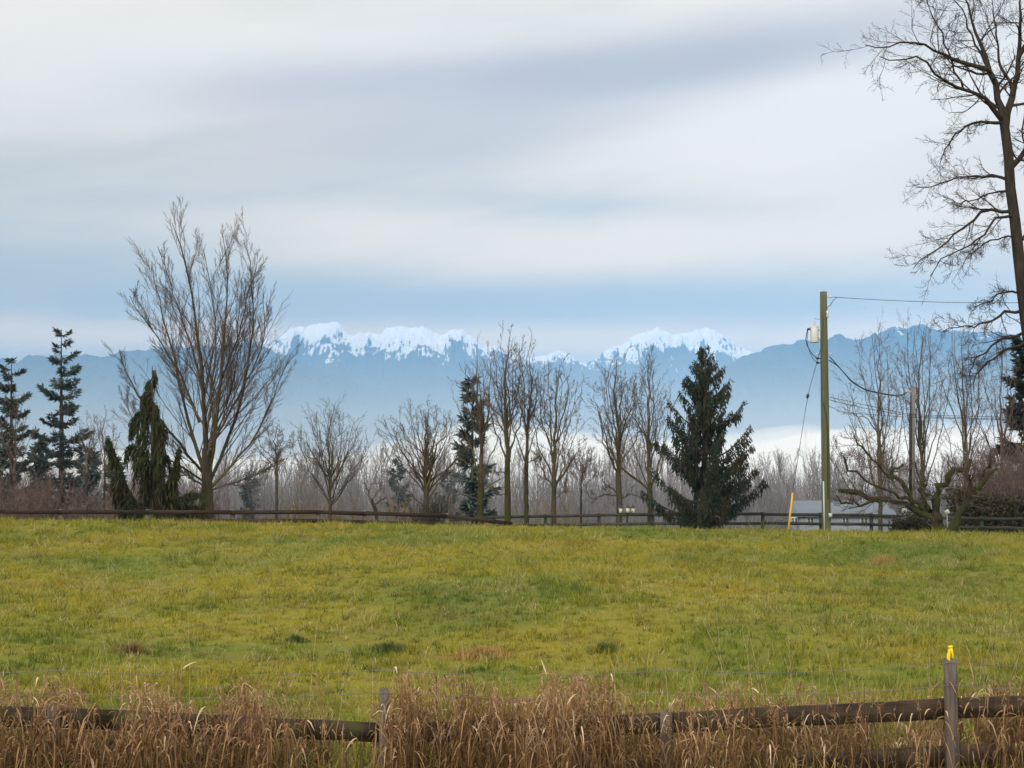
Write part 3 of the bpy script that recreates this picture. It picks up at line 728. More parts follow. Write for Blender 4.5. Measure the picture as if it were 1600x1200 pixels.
# ---- the dark tree entering at the right edge
D = 38
limbs = [([(1570, 196), (1560, 150), (1545, 100), (1530, 66), (1515, 20), (1500, -30)], .13), ([(1570, 196), (1583, 150), (1592, 90), (1592, 40), (1600, -40)], .12),
 ([(1564, 186), (1540, 155), (1515, 143), (1480, 130), (1460, 115), (1450, 95), (1430, 88), (1400, 95), (1372, 90)], .07), ([(1547, 110), (1510, 98), (1475, 85), (1440, 70), (1410, 68), (1380, 74), (1354, 70)], .065),
 ([(1567, 192), (1535, 188), (1505, 200), (1480, 225), (1470, 255)], .05), ([(1577, 282), (1560, 275), (1530, 275), (1495, 275), (1460, 290), (1432, 297)], .045),
 ([(1579, 300), (1555, 298), (1530, 310), (1500, 320), (1488, 310)], .035), ([(1584, 330), (1560, 328), (1530, 335), (1505, 355), (1475, 380), (1450, 400), (1428, 422)], .055),
 ([(1585, 336), (1555, 340), (1540, 365), (1510, 385), (1475, 400), (1452, 430)], .045), ([(1589, 372), (1565, 370), (1540, 380), (1515, 400)], .03),
 ([(1594, 455), (1570, 455), (1545, 470), (1520, 482)], .035), ([(1597, 486), (1575, 488), (1550, 500), (1520, 510), (1490, 512), (1472, 516)], .05),
 ([(1599, 520), (1570, 528), (1545, 542), (1522, 565), (1512, 592)], .05), ([(1600, 536), (1575, 545), (1550, 562), (1528, 580), (1522, 612)], .045), ([(1580, 260), (1600, 235), (1625, 200), (1650, 150), (1660, 80)], .09),
 ([(1553, 125), (1520, 60), (1500, 10), (1470, -20)], .05), ([(1590, 380), (1620, 350), (1660, 320), (1700, 310)], .06), ([(1598, 500), (1640, 470), (1690, 450)], .06), ([(1583, 150), (1560, 90), (1555, 40), (1545, -20)], .05),
 ([(1592, 90), (1615, 40), (1640, -10), (1650, -60)], .05), ([(1505, 140), (1490, 100), (1470, 50), (1455, 20), (1440, -20)], .035), ([(1566, 186), (1585, 240), (1600, 255), (1640, 260)], .045)]
L = [(depthen(p, D, .5), r, .010) for p, r in limbs]
gz = Hs(P(1618, 850, D)[0], D)
make_tree('large dark bare tree with crooked boughs leaning in at the right edge', (P(1618, 850, D)[0], D, gz),
    [([np.array([P(1636, 850, D)[0], D, gz - .3]), P(1628, 720, D), P(1617, 600, D), P(1603, 490, D), P(1591, 390, D), P(1581, 300, D), P(1573, 215, D), P(1569, 190, D)], .215, .125)], L,
    [dict(per=13, t0=.08, t1=.99, ang=48, asd=16, ratio=.40, trop=.02, wig=.13, k=9, rr=.5, rmin=.007, fall=.30, sides=4),
     dict(per=8, t0=.10, t1=.99, ang=42, asd=16, ratio=.46, trop=.04, wig=.16, k=6, rr=.6, rmin=.005, fall=.25),
     dict(per=5, t0=.15, t1=.99, ang=42, asd=18, ratio=.45, trop=.06, wig=.18, k=4, rr=.7, rmin=.0040)], (M_BARKD, M_BARKD, M_TWIGD))

# ---- upright bare trees: stems fan from a crotch
def vase(label, x, by, cy, ty, hw, n, D, tr, group, mats, per=(9, 6, 3), lean=None, dens=1.0, extra=None, wig=.06, name='bare_tree', cat='tree', angs=(26, 26, 26)):
    c = P(x, cy, D); gz = Hs(P(x, by, D)[0], D); s = D / F
    limbs = []
    if lean is None: lean = random.uniform(-.07, .07)
    for i in range(n):
        u = (i + .5) / n * 2 - 1; u += random.uniform(-.6, .6) / n
        a = random.uniform(0, math.pi); top = ty + (cy - ty) * (0.30 * u * u + random.uniform(-.03, .26)); 
        up_ = random.uniform(0, .38) * (cy - ty) * s if abs(u) < .75 else 0.0
        dx = u * hw * s; dy = random.uniform(-.8, .8) * hw * s * math.sqrt(max(0.05, 1 - u * u))
        h = (cy - top) * s
        st = c + [0, 0, up_ - random.uniform(0, 1) * min(.3, (by - cy) * s * .4)]; h0 = up_
        pts = [st, c + [dx * .26, dy * .26, h0 + (h - h0) * .18], c + [dx * .58, dy * .58, h0 + (h - h0) * .45], c + [dx * .86 + lean * h * .5, dy * .86, h * .75], c + [dx + lean * h, dy, h]]
        pts = np.array(pts); pts[1:-1] += RNG.normal(size=(3, 3)) * hw * s * .06
        limbs.append((pts, tr * random.uniform(.17, .30), .008))
    for e in (extra or []): limbs.append((depthen(e[0], D, .3), e[1] * .8, .012))
    hh_ = (cy - ty) * s; limbs.append((np.array([c, c + [random.uniform(-.1, .1), 0, hh_ * .3], c + [random.uniform(-.25, .25), random.uniform(-.2, .2), hh_ * .65], c + [random.uniform(-.3, .3), 0, hh_ * .98]]), tr * .6, .009))
    trunk = [([[c[0], c[1], gz - .3], [c[0] + random.uniform(-.05, .05), c[1], (gz + c[2]) / 2], list(c + [0, 0, .12])], tr * .85, tr * .62)]
    return make_tree(label, (c[0], c[1], gz), trunk, limbs,
        [dict(per=per[0], t0=.12, t1=.97, ang=angs[0] + 6, asd=11, ratio=.34, trop=.06, wig=wig + .03, k=6, rr=.42, rmin=.008, fall=.3),
         dict(per=per[1], t0=.15, t1=.97, ang=angs[1] + 6, asd=13, ratio=.36, trop=.06, wig=wig + .05, k=4, rr=.6, rmin=.0065, fall=.3),
         dict(per=per[2], t0=.2, t1=.95, ang=angs[2] + 6, asd=14, ratio=.42, trop=.05, wig=wig + .06, k=3, rr=.7, rmin=.0062)], mats, group, name, cat)
GB = 'bare trees beyond the crest fences'
A3 = (M_BARK, M_LIMB, M_TWIG); A4 = (M_MOSS, M_LIMB, M_TWIG); A5 = (M_BARKD, M_TWIG, M_TWIGM)
vase('slim bare tree standing just right of the tallest vase-shaped tree', 432, 806, 738, 662, 36, 8, 78, .13, GB, A3, (8, 6, 4), angs=(40, 40, 35), wig=.13)
vase('wide fan of bare stems rising from the ground left of centre', 516, 806, 786, 628, 64, 24, 80, .16, GB, A3, (10, 5, 2))
vase('dense bushy bare tree with ivy-dark core right of the fan-shaped one', 666, 806, 768, 634, 66, 20, 72, .20, GB, A3, (10, 6, 3), wig=.09,
     extra=[([(662, 790), (640, 770), (618, 752), (606, 735)], .05), ([(668, 780), (690, 750), (712, 738)], .06)])
vase('bare pollarded tree with stout trunk in front of the hazy spruce', 752, 808, 742, 548, 40, 11, 66, .21, GB, A4, (8, 4, 2), extra=[([(750, 780), (735, 778), (722, 772), (705, 776)], .05), ([(754, 765), (775, 752), (790, 745)], .05)])
vase('bare tree with ivy-dark double trunk and tall whips, left of the slimmer one', 793, 812, 722, 520, 36, 11, 60, .18, GB, A4, (8, 6, 4), extra=[([(792, 775), (775, 770), (760, 758), (757, 735)], .04), ([(794, 740), (775, 736), (762, 738)], .04)])
vase('slender straight mossy trunk topped with a narrow brush of whips', 823, 815, 718, 542, 38, 9, 61, .13, GB, A4, (8, 6, 4), extra=[([(823, 722), (836, 718), (846, 712)], .035)])
vase('bare tree with open arching lower boughs near mid picture', 866, 815, 748, 566, 46, 11, 62, .15, GB, A3, (8, 6, 4), extra=[([(866, 765), (852, 745), (842, 720), (838, 700)], .06), ([(868, 760), (885, 735), (900, 705)], .07), ([(867, 778), (880, 770), (886, 750)], .035)])
vase('low wispy bare sapling between the arching tree and the lamp post', 908, 815, 765, 688, 32, 9, 74, .08, GB, A5, (8, 6, 4))
vase('bare tree behind the lamp post with dark trunk and low spreading boughs', 966, 815, 742, 560, 46, 13, 66, .20, GB, A3, (8, 6, 4), extra=[([(965, 775), (945, 772), (925, 780), (912, 768)], .05), ([(966, 782), (985, 772), (1005, 778), (1018, 790)], .05), ([(964, 770), (945, 755), (935, 735)], .04)])
vase('mossy bare tree with a bent leaning bough beside the drooping spruce', 1016, 815, 758, 556, 44, 12, 68, .17, GB, A4, (8, 6, 4), extra=[([(1016, 780), (1006, 758), (990, 745), (970, 732), (958, 712), (945, 690), (935, 640)], .09)])
vase('bare tree with fine whips right of the tall utility pole', 1376, 815, 775, 525, 52, 12, 72, .16, GB, A3, (8, 6, 4), wig=.08)
vase('tall bare tree rising behind the short grey pole', 1442, 815, 765, 505, 52, 13, 75, .18, GB, A3, (8, 6, 4), wig=.08)
vase('bare tree between the short grey pole and the dark right thicket', 1510, 815, 745, 520, 48, 12, 80, .17, GB, A3, (8, 6, 4), wig=.08)
vase('bare tree in the dark thicket near the right edge', 1566, 812, 745, 545, 48, 11, 84, .17, GB, A5, (8, 6, 4), wig=.09)
vase('thin bare tree in front of the tall fir at far left', 136, 806, 742, 650, 28, 8, 86, .10, GB, A5, (7, 5, 3), wig=.1)
vase('thin bare tree just left of the weeping cypress', 164, 806, 735, 640, 24, 7, 84, .09, GB, A5, (7, 5, 3), wig=.1)
vase('thin brown tree at the far left edge before the shorter fir', 22, 806, 740, 632, 30, 8, 84, .10, GB, A5, (7, 5, 3), wig=.1)
# small pruned tree
D = 66; c = P(583, 806, D); gz = Hs(c[0], D)
make_tree('small hard-pruned bare tree with stubby limbs left of the bushy tree', (c[0], D, gz), [([[c[0] + .25, D, gz - .2], P(588, 800, D), P(580, 780, D)], .10, .08)],
    [(depthen(p, D, .3), r, .03) for p, r in (([(581, 785), (576, 768), (570, 752)], .06), ([(581, 780), (590, 768), (598, 752)], .05), ([(583, 790), (594, 782), (604, 776)], .045), ([(576, 768), (582, 758), (586, 750)], .04))],
    [dict(per=5, t0=.3, t1=.98, ang=35, asd=12, ratio=.6, trop=.1, wig=.1, k=4, rr=.4, rmin=.008), dict(per=3, t0=.3, t1=.98, ang=35, asd=12, ratio=.5, trop=.1, wig=.1, k=3, rr=.5, rmin=.007)], A5)

# ---- gnarled mossy fruit tree at right
D = 54; c = P(1468, 836, D); gz = Hs(c[0], D)
limbs = [([(1464, 818), (1450, 800), (1430, 790), (1400, 785), (1370, 780), (1340, 772), (1312, 768)], .15), ([(1462, 806), (1464, 780), (1470, 755), (1486, 735), (1506, 727), (1514, 720)], .16),
 ([(1490, 826), (1500, 800), (1520, 770), (1532, 750), (1556, 732)], .13), ([(1442, 792), (1416, 762), (1396, 750), (1386, 737), (1412, 728)], .11), ([(1452, 798), (1440, 768), (1446, 742)], .10),
 ([(1518, 772), (1516, 752), (1508, 738), (1504, 726)], .08), ([(1428, 788), (1405, 770), (1388, 768), (1360, 755), (1330, 735), (1312, 715)], .06), ([(1380, 781), (1350, 788), (1318, 785), (1304, 775)], .06), ([(1395, 750), (1370, 725), (1345, 700), (1330, 680)], .05), ([(1532, 750), (1545, 735), (1548, 720)], .06)]
make_tree('gnarled mossy pruned fruit tree with twisted thick limbs at right', (c[0], D, gz),
    [([[c[0], D, gz - .3], P(1467, 826, D), P(1464, 812, D), P(1463, 802, D)], .28, .2), ([[c[0] + .35, D + .1, gz - .3], P(1484, 832, D + .1), P(1494, 812, D + .1)], .17, .14)],
    [(depthen(p, D, .35), r, r * .55) for p, r in limbs],
    [dict(per=24, t0=.15, t1=1.0, ang=60, asd=22, ratio=.34, trop=.16, wig=.12, k=6, rr=.26, rmin=.009, fall=.0, sides=4, lmin=.35),
     dict(per=6, t0=.15, t1=.97, ang=32, asd=12, ratio=.45, trop=.07, wig=.11, k=4, rr=.6, rmin=.007, fall=.3),
     dict(per=3, t0=.2, t1=.97, ang=32, asd=12, ratio=.45, trop=.05, wig=.12, k=3, rr=.7, rmin=.006)], (M_MOSS, M_MOSS, M_TWIG), name='fruit_tree', crook=.075)

# ---- conifers
M_FIR = leaf_mat('haze_tinted_needles', (0.055, 0.090, 0.100), (0.095, 0.130, 0.130), (0.10, 0.115, 0.10), 0.5, .12)  # needle colour lightened and blued to carry distance haze
M_WEEP = leaf_mat('olive_cypress_sprays', (0.026, 0.036, 0.014), (0.052, 0.060, 0.022), (0.045, 0.040, 0.020), 0.8, .2)
M_SPR = leaf_mat('dark_spruce_sprays', (0.014, 0.027, 0.020), (0.030, 0.046, 0.030), (0.040, 0.036, 0.022), 1.1, .12)
M_CTRUNK = bark_mat('conifer_bark', (0.040, 0.030, 0.024), (0.11, 0.085, 0.066))
def conifer(label, x, by, ty, hw, D, style, mleaf, nb, nf, group=None, name='conifer_tree', tr=.2, extra=None, klen=.35, kw=.09, skirt=0.05, seed=1, power=.85, jit=(.45, 1.15), tiers=0):
    rg = np.random.default_rng(seed)
    b = P(x, by, D); gz = Hs(b[0], D); top = P(x, ty, D); s = D / F; Ht = top[2] - gz
    root = empty(name, (b[0], D, gz), label, 'tree', group)
    tp = np.array([[b[0], D, gz - .3], [b[0] + rg.normal() * .05, D, gz + Ht * .35], [b[0] + (top[0] - b[0]) * .7, D, gz + Ht * .7], [top[0], D, top[2]]])
    mb = MB(); q = resample(tp, 16); mb.tubes(q, np.linspace(tr, .015, 16), 8); mb.build('trunk', M_CTRUNK, root, True)
    f = skirt + (1 - skirt) * ((np.arange(nb) + rg.random(nb)) / nb) ** 1.0 * .985
    if tiers: f = np.clip((np.floor(f * tiers) + .5 + rg.normal(size=nb) * .16) / tiers, 0.02, .985)
    Lb = hw * s * (1 - f) ** power * rg.uniform(jit[0], jit[1], nb) + .05
    a = rg.random(nb) * 2 * math.pi
    out = np.stack([np.cos(a), np.sin(a), 0 * a], 1)
    org = np.stack([np.interp(f, np.linspace(0, 1, 16), q[:, i]) for i in range(3)], 1); org[:, 2] = gz + f * Ht
    u = np.linspace(0, 1, 8)[None, :]
    if style == 'fir': rise = (-.12 + .42 * f)[:, None] * u + .16 * u ** 2 - .10 * np.sin(u * math.pi)
    elif style == 'weep': rise = .75 * u - .95 * u ** 2
    else: rise = (.12 + .50 * f)[:, None] * u + .24 * u ** 2 - .12 * np.sin(u * math.pi)
    rise = rise + rg.normal(size=(nb, 1)) * .08 * u
    Pb = org[:, None, :] + out[:, None, :] * (u * Lb[:, None])[:, :, None] + np.array([0, 0, 1.])[None, None] * (rise * Lb[:, None])[:, :, None]
    if extra:
        for e in extra: 
            Pb = np.concatenate([Pb, resample(depthen(e, D, .25), 8)[None]]); Lb = np.concatenate([Lb, [lengths(Pb[-1:])[0]]]); out = np.concatenate([out, unit(((Pb[-1, -1] - Pb[-1, 0]) * [1, 1, 0])[None])])
    nb = len(Pb)
    mb = MB(); mb.tubes(Pb, np.maximum(.012, (.018 + .012 * Lb))[:, None] * (1 - .8 * np.linspace(0, 1, 8))[None], 4); mb.build('branches', M_CTRUNK, root)['kind'] = 'stuff'
    cnt = np.maximum(6, (nf * Lb / Lb.sum()).astype(int)); par = np.repeat(np.arange(nb), cnt); m = len(par)
    t = rg.beta(1.5, 1.0, m) * .99; ff = t * 7; i = np.minimum(ff.astype(int), 6); fr = (ff - i)[:, None]
    c = Pb[par, i] * (1 - fr) + Pb[par, i + 1] * fr; T = unit(Pb[par, i + 1] - Pb[par, i])
    side = unit(np.cross(T, [0, 0, 1.])) * np.where(rg.random(m) < .5, 1, -1)[:, None]
    leaf = MB()
    if style == 'fir':
        off = side * (rg.random(m) ** 1.3 * (1 - t * .6) * .36 * Lb[par])[:, None]
        c = c + off + np.array([0, 0, -.25]) * (np.linalg.norm(off, axis=1) ** 1.2)[:, None]
        ax = unit(T * .7 + side * rg.uniform(.2, 1.0, m)[:, None] + np.array([0, 0, -.30]) + rg.normal(size=(m, 3)) * .28) * (klen * rg.uniform(.5, 1.2, m))[:, None]
        wv = unit(np.cross(ax, np.array([0, 0, 1.]) + rg.normal(size=(m, 3)) * .6)) * (kw * rg.uniform(.7, 1.3, m))[:, None]
        leaf.kites(c, ax, wv, rg.random(m))
    else:
        sp_ = .12 if style == 'weep' else .20
        c = c + side * (rg.random(m) * (1 - t * .7) * sp_ * Lb[par])[:, None] + rg.normal(size=(m, 3)) * .03
        hang = (.6 + .9 * rg.random(m)) * (1.0 if style == 'spruce' else 1.5) * (1.15 - .5 * t)
        # a hanging branchlet: two or three kites one below the other
        clump = vnoise(par * 7.3 + np.floor(t * (6 if style == 'spruce' else 9)), par * 0 + 3., seed)
        hang = hang * (.35 + 1.2 * clump)
        for j in range(3):
            st = c + np.array([0, 0, -1.]) * (klen * .55 * j * hang)[:, None] + T * (.04 * j)
            ax = unit(np.array([0, 0, -1.]) + T * rg.uniform(-.1, .5, m)[:, None] + rg.normal(size=(m, 3)) * .22) * (klen * hang * rg.uniform(.6, 1.1, m))[:, None]
            wv = unit(np.cross(ax, rg.normal(size=(m, 3)))) * (kw * rg.uniform(.6, 1.2, m))[:, None]
            leaf.kites(st, ax, wv, rg.random(m))
        up = unit(T + rg.normal(size=(m, 3)) * .4); k = rg.random(m) < .35
        leaf.kites(c[k], up[k] * klen * .5, unit(np.cross(up[k], rg.normal(size=(k.sum(), 3)))) * kw * .6, rg.random(k.sum()))
    leaf.build('foliage', mleaf, root)['kind'] = 'stuff'
    return root
conifer('tall blue-green fir at far left, the taller of two', 96, 800, 514, 58, 112, 'fir', M_FIR, 64, 15000, 'firs beyond the left thicket', tr=.34, klen=.42, kw=.11, seed=4, power=.45, tiers=17)
conifer('shorter blue-green fir cut by the left picture edge', 18, 800, 560, 54, 108, 'fir', M_FIR, 58, 13500, 'firs beyond the left thicket', tr=.30, klen=.42, kw=.11, seed=9, power=.48, tiers=15)
conifer('weeping olive-green cypress with hanging curtains beside the tallest bare tree', 238, 806, 572, 50, 62, 'weep', M_WEEP, 30, 4200, None, 'weeping_cypress', .16,
        [[(225, 800), (205, 775), (188, 735), (176, 700), (168, 682)], [(222, 805), (200, 790), (185, 765), (176, 745)], [(246, 790), (262, 765), (272, 735), (280, 700)], [(244, 800), (275, 780), (300, 768), (318, 772)], [(236, 730), (222, 705), (205, 692), (196, 706)], [(238, 640), (225, 640), (213, 645), (205, 660)], [(245, 800), (290, 790), (312, 790), (322, 800)]], .33, .065, .04, 7, .70)
conifer('dark drooping spruce with shaggy hanging branches right of centre', 1102, 824, 541, 106, 53, 'spruce', M_SPR, 112, 9500, None, 'spruce_tree', .21, None, .19, .050, .06, 12, .80, jit=(.62, 1.14), tiers=19)
conifer('hazy layered spruce behind the pollarded bare trees', 738, 806, 588, 42, 96, 'fir', M_FIR, 44, 5200, None, 'spruce_tree', .22, None, .65, .15, .08, 21, .6)
conifer('dark conifer filling the right edge behind the thicket', 1604, 812, 515, 62, 88, 'fir', M_SPR, 60, 9000, None, 'conifer_tree', .3, None, .6, .16, .05, 25, .6)
for lab, x, ty, hw, D in [('small hazy fir between the two tall firs at left', 60, 672, 36, 150), ('small hazy fir right of the taller fir', 135, 694, 40, 150),
        ('narrow hazy fir left behind the weeping cypress', 180, 708, 26, 165), ('small hazy fir at the left picture edge', 0, 690, 40, 150), ('blue hazy conifer left of the bushy bare tree', 622, 712, 26, 235),
        ('low hazy conifer right behind the tallest bare tree', 392, 738, 32, 240), ('hazy conifer behind the bushy bare tree', 700, 732, 30, 240)]:
    conifer(lab, x, 815, ty, hw, D, 'fir', M_FIR, 40, 4200, 'hazy conifers in the valley', tr=.22, klen=.9, kw=.26, seed=40 + int(x), power=.6)

# ================================================================== brush, thickets, far wood
M_BRUSH = twig_mat('mauve_brush', (0.075, 0.052, 0.048), (0.16, 0.115, 0.095))
M_BRUSHB = twig_mat('ochre_brush', (0.10, 0.075, 0.040), (0.20, 0.155, 0.085))
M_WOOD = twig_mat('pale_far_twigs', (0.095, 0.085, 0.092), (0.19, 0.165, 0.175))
M_DARKLEAF = leaf_mat('dark_hedge_leaves', (0.022, 0.026, 0.012), (0.05, 0.045, 0.020), (0.065, 0.045, 0.025), 1.2, .15)
def brush_into(mb, cx, cy, gz, w_, h_, n, nt_, wid):
    """a shrub: stems fanning from the ground, then slivers of twig"""
    a = RNG.random(n) * 2 * math.pi; r = np.sqrt(RNG.random(n)) * w_ * .25
    st = np.stack([cx + np.cos(a) * r, cy + np.sin(a) * r, np.full(n, gz - .1)], 1)
    d = unit(np.stack([np.cos(a) * w_ * .3 * RNG.random(n), np.sin(a) * w_ * .3 * RNG.random(n), np.full(n, h_)], 1) + RNG.normal(size=(n, 3)) * h_ * .08)
    L = h_ * RNG.uniform(.6, 1.05, n); k = 5; Pn = np.zeros((n, k, 3)); Pn[:, 0] = st
    for j in range(1, k):
        Pn[:, j] = Pn[:, j - 1] + d * (L / (k - 1))[:, None]; d = unit(d + RNG.normal(size=(n, 3)) * .13)
    mb.tubes(Pn, np.full((n, 1), wid * 1.1) * (1 - .7 * np.linspace(0, 1, k))[None], 3)
    c2, _ = grow(Pn, np.full((n, k), wid), nt_, .2, 1.0, 38, 15, .38, .04, .1, 3, fall=.4)
    for i in range(2): mb.slivers(c2[:, i], (c2[:, i + 1] - c2[:, i]) * 1.1, wid * (1.2 - .4 * i))
    c3, _ = grow(c2, np.full(c2.shape[:2], wid), 3, .2, 1.0, 38, 15, .5, .04, .1, 2)
    mb.slivers(c3[:, 0], c3[:, 1] - c3[:, 0], wid * .8)
def thicket(label, spots, m, name='thicket'):
    mb = MB()
    for (px, D, w_, h_, n, nt_, wid) in spots:
        c = P(px, 800, D); brush_into(mb, c[0], D, Hs(c[0], D), w_, h_, n, nt_, wid)
    o = mb.build(name, m); return tag(o, label, 'thicket', kind='stuff')
rs = random.Random(3)
thicket('mauve-brown leafless brush behind the fence at far left', [(rs.uniform(-60, 340), rs.uniform(72, 98), 2.6, rs.uniform(2.0, 4.2), 16, 7, .022) for _ in range(70)], M_BRUSH)
thicket('pale ochre and brown brush behind the fence in the middle', [(rs.uniform(400, 1010), rs.uniform(82, 120), 3.0, rs.uniform(2.0, 4.0), 12, 6, .024) for _ in range(60)], M_BRUSHB)
thicket('dark brown leafless thicket at the right edge', [(rs.uniform(1520, 1680), rs.uniform(66, 84), 2.4, rs.uniform(3.0, 6.0), 20, 9, .024) for _ in range(40)], M_BRUSH)
# brush in the core of the bushy tree
thicket('tangled ivy and twigs around the foot of the bushy tree', [(rs.uniform(638, 700), rs.uniform(70.5, 74), 1.4, rs.uniform(1.6, 3.4), 16, 8, .018) for _ in range(12)], M_TWIGD)

def shrub(label, px, by, D, w_, h_, n, m, name='bush', leafsize=.12, base_z=None):
    c = P(px, by, D); gz = Hs(c[0], D); root = empty(name, (c[0], D, gz), label, 'bush')
    mb = MB(); brush_into(mb, c[0], D, gz, w_, h_, 26, 8, .014); mb.build('stems', M_TWIGM, root)['kind'] = 'stuff'
    u = RNG.normal(size=(n, 3)); u = unit(u) * (RNG.random(n) ** .4)[:, None]; u[:, 2] = np.abs(u[:, 2])
    bump = .75 + .5 * vnoise(u[:, 0] * 3 + 9, u[:, 2] * 3 + u[:, 1] * 2, 5)
    p = np.array([c[0], D, gz]) + u * bump[:, None] * [w_ / 2, w_ / 2, h_]
    ax = unit(RNG.normal(size=(n, 3)) + [0, 0, .3]) * leafsize; wv = unit(np.cross(ax, RNG.normal(size=(n, 3)))) * leafsize * .5
    lf = MB(); lf.kites(p, ax, wv); lf.build('foliage', m, root)['kind'] = 'stuff'; return root
shrub('low dark rounded bush left of the gnarled fruit tree', 1424, 836, 56.5, 1.9, 1.35, 3800, M_DARKLEAF)
# hedge behind the right fence
def hedge():
    a = P(1488, 800, 68); b = P(1720, 800, 70); root = empty('hedge', (a[0], a[1], Hs(a[0], a[1])), 'dark overgrown hedge behind the fence at the right edge', 'hedge')
    n = 26000; t_ = RNG.random(n); x = a[0] + (b[0] - a[0]) * t_; y = 68 + RNG.normal(size=n) * .7
    top = P(1488, 770, 68)[2] + .35 * (vnoise(x * .8, x * 0, 6) - .5) * 2; gz = H(x, y)
    z = gz + (top - gz) * (RNG.random(n) ** .7) + RNG.normal(size=n) * .08
    ax = unit(RNG.normal(size=(n, 3))) * .17; wv = unit(np.cross(ax, RNG.normal(size=(n, 3)))) * .09
    lf = MB(); lf.kites(np.stack([x, y, z], 1), ax, wv); lf.build('foliage', M_DARKLEAF, root)['kind'] = 'stuff'
    mb = MB()
    for i in range(22): brush_into(mb, a[0] + (b[0] - a[0]) * (i + .5) / 22, 68, Hs(a[0], 68), 1.2, 2.0, 10, 6, .016)
    mb.build('stems', M_BRUSH, root)['kind'] = 'stuff'
hedge()
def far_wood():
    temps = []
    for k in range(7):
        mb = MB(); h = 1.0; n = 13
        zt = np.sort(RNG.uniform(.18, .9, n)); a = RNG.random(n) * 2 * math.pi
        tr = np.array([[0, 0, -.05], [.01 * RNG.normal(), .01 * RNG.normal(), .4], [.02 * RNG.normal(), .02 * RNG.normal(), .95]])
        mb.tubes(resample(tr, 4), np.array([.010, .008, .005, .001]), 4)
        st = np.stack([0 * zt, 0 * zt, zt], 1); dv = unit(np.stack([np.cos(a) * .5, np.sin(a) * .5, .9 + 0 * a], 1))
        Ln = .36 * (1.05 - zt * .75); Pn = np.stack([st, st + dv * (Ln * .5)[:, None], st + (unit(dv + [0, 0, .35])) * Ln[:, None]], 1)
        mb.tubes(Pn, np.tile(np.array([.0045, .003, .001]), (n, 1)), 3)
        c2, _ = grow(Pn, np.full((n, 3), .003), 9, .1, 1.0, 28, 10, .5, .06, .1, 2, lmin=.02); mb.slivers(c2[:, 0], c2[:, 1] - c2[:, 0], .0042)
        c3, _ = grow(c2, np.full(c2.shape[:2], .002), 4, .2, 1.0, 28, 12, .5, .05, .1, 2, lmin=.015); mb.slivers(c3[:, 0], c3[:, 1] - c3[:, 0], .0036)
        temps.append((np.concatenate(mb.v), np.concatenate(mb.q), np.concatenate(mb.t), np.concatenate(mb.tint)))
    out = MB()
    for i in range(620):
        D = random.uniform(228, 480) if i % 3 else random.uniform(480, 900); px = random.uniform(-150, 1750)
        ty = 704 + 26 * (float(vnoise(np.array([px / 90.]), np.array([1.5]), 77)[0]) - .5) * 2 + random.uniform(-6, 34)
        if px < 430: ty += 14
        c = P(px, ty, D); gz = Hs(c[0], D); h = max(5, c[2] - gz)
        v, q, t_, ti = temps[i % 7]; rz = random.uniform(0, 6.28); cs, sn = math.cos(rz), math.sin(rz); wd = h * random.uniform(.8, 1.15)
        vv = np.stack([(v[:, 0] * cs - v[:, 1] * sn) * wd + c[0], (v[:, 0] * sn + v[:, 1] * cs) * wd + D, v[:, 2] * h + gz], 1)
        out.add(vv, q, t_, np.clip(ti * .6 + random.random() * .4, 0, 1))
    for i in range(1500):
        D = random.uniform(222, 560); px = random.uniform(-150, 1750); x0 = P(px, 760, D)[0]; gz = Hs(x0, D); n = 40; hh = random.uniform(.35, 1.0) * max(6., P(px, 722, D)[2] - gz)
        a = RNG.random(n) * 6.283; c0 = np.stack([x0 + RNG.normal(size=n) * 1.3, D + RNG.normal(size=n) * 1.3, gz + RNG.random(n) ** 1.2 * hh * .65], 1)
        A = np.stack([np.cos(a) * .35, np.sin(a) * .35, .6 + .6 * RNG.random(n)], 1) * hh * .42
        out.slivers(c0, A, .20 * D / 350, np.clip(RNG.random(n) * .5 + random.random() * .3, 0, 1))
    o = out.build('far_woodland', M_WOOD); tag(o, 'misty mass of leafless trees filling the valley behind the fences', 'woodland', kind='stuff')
far_wood()

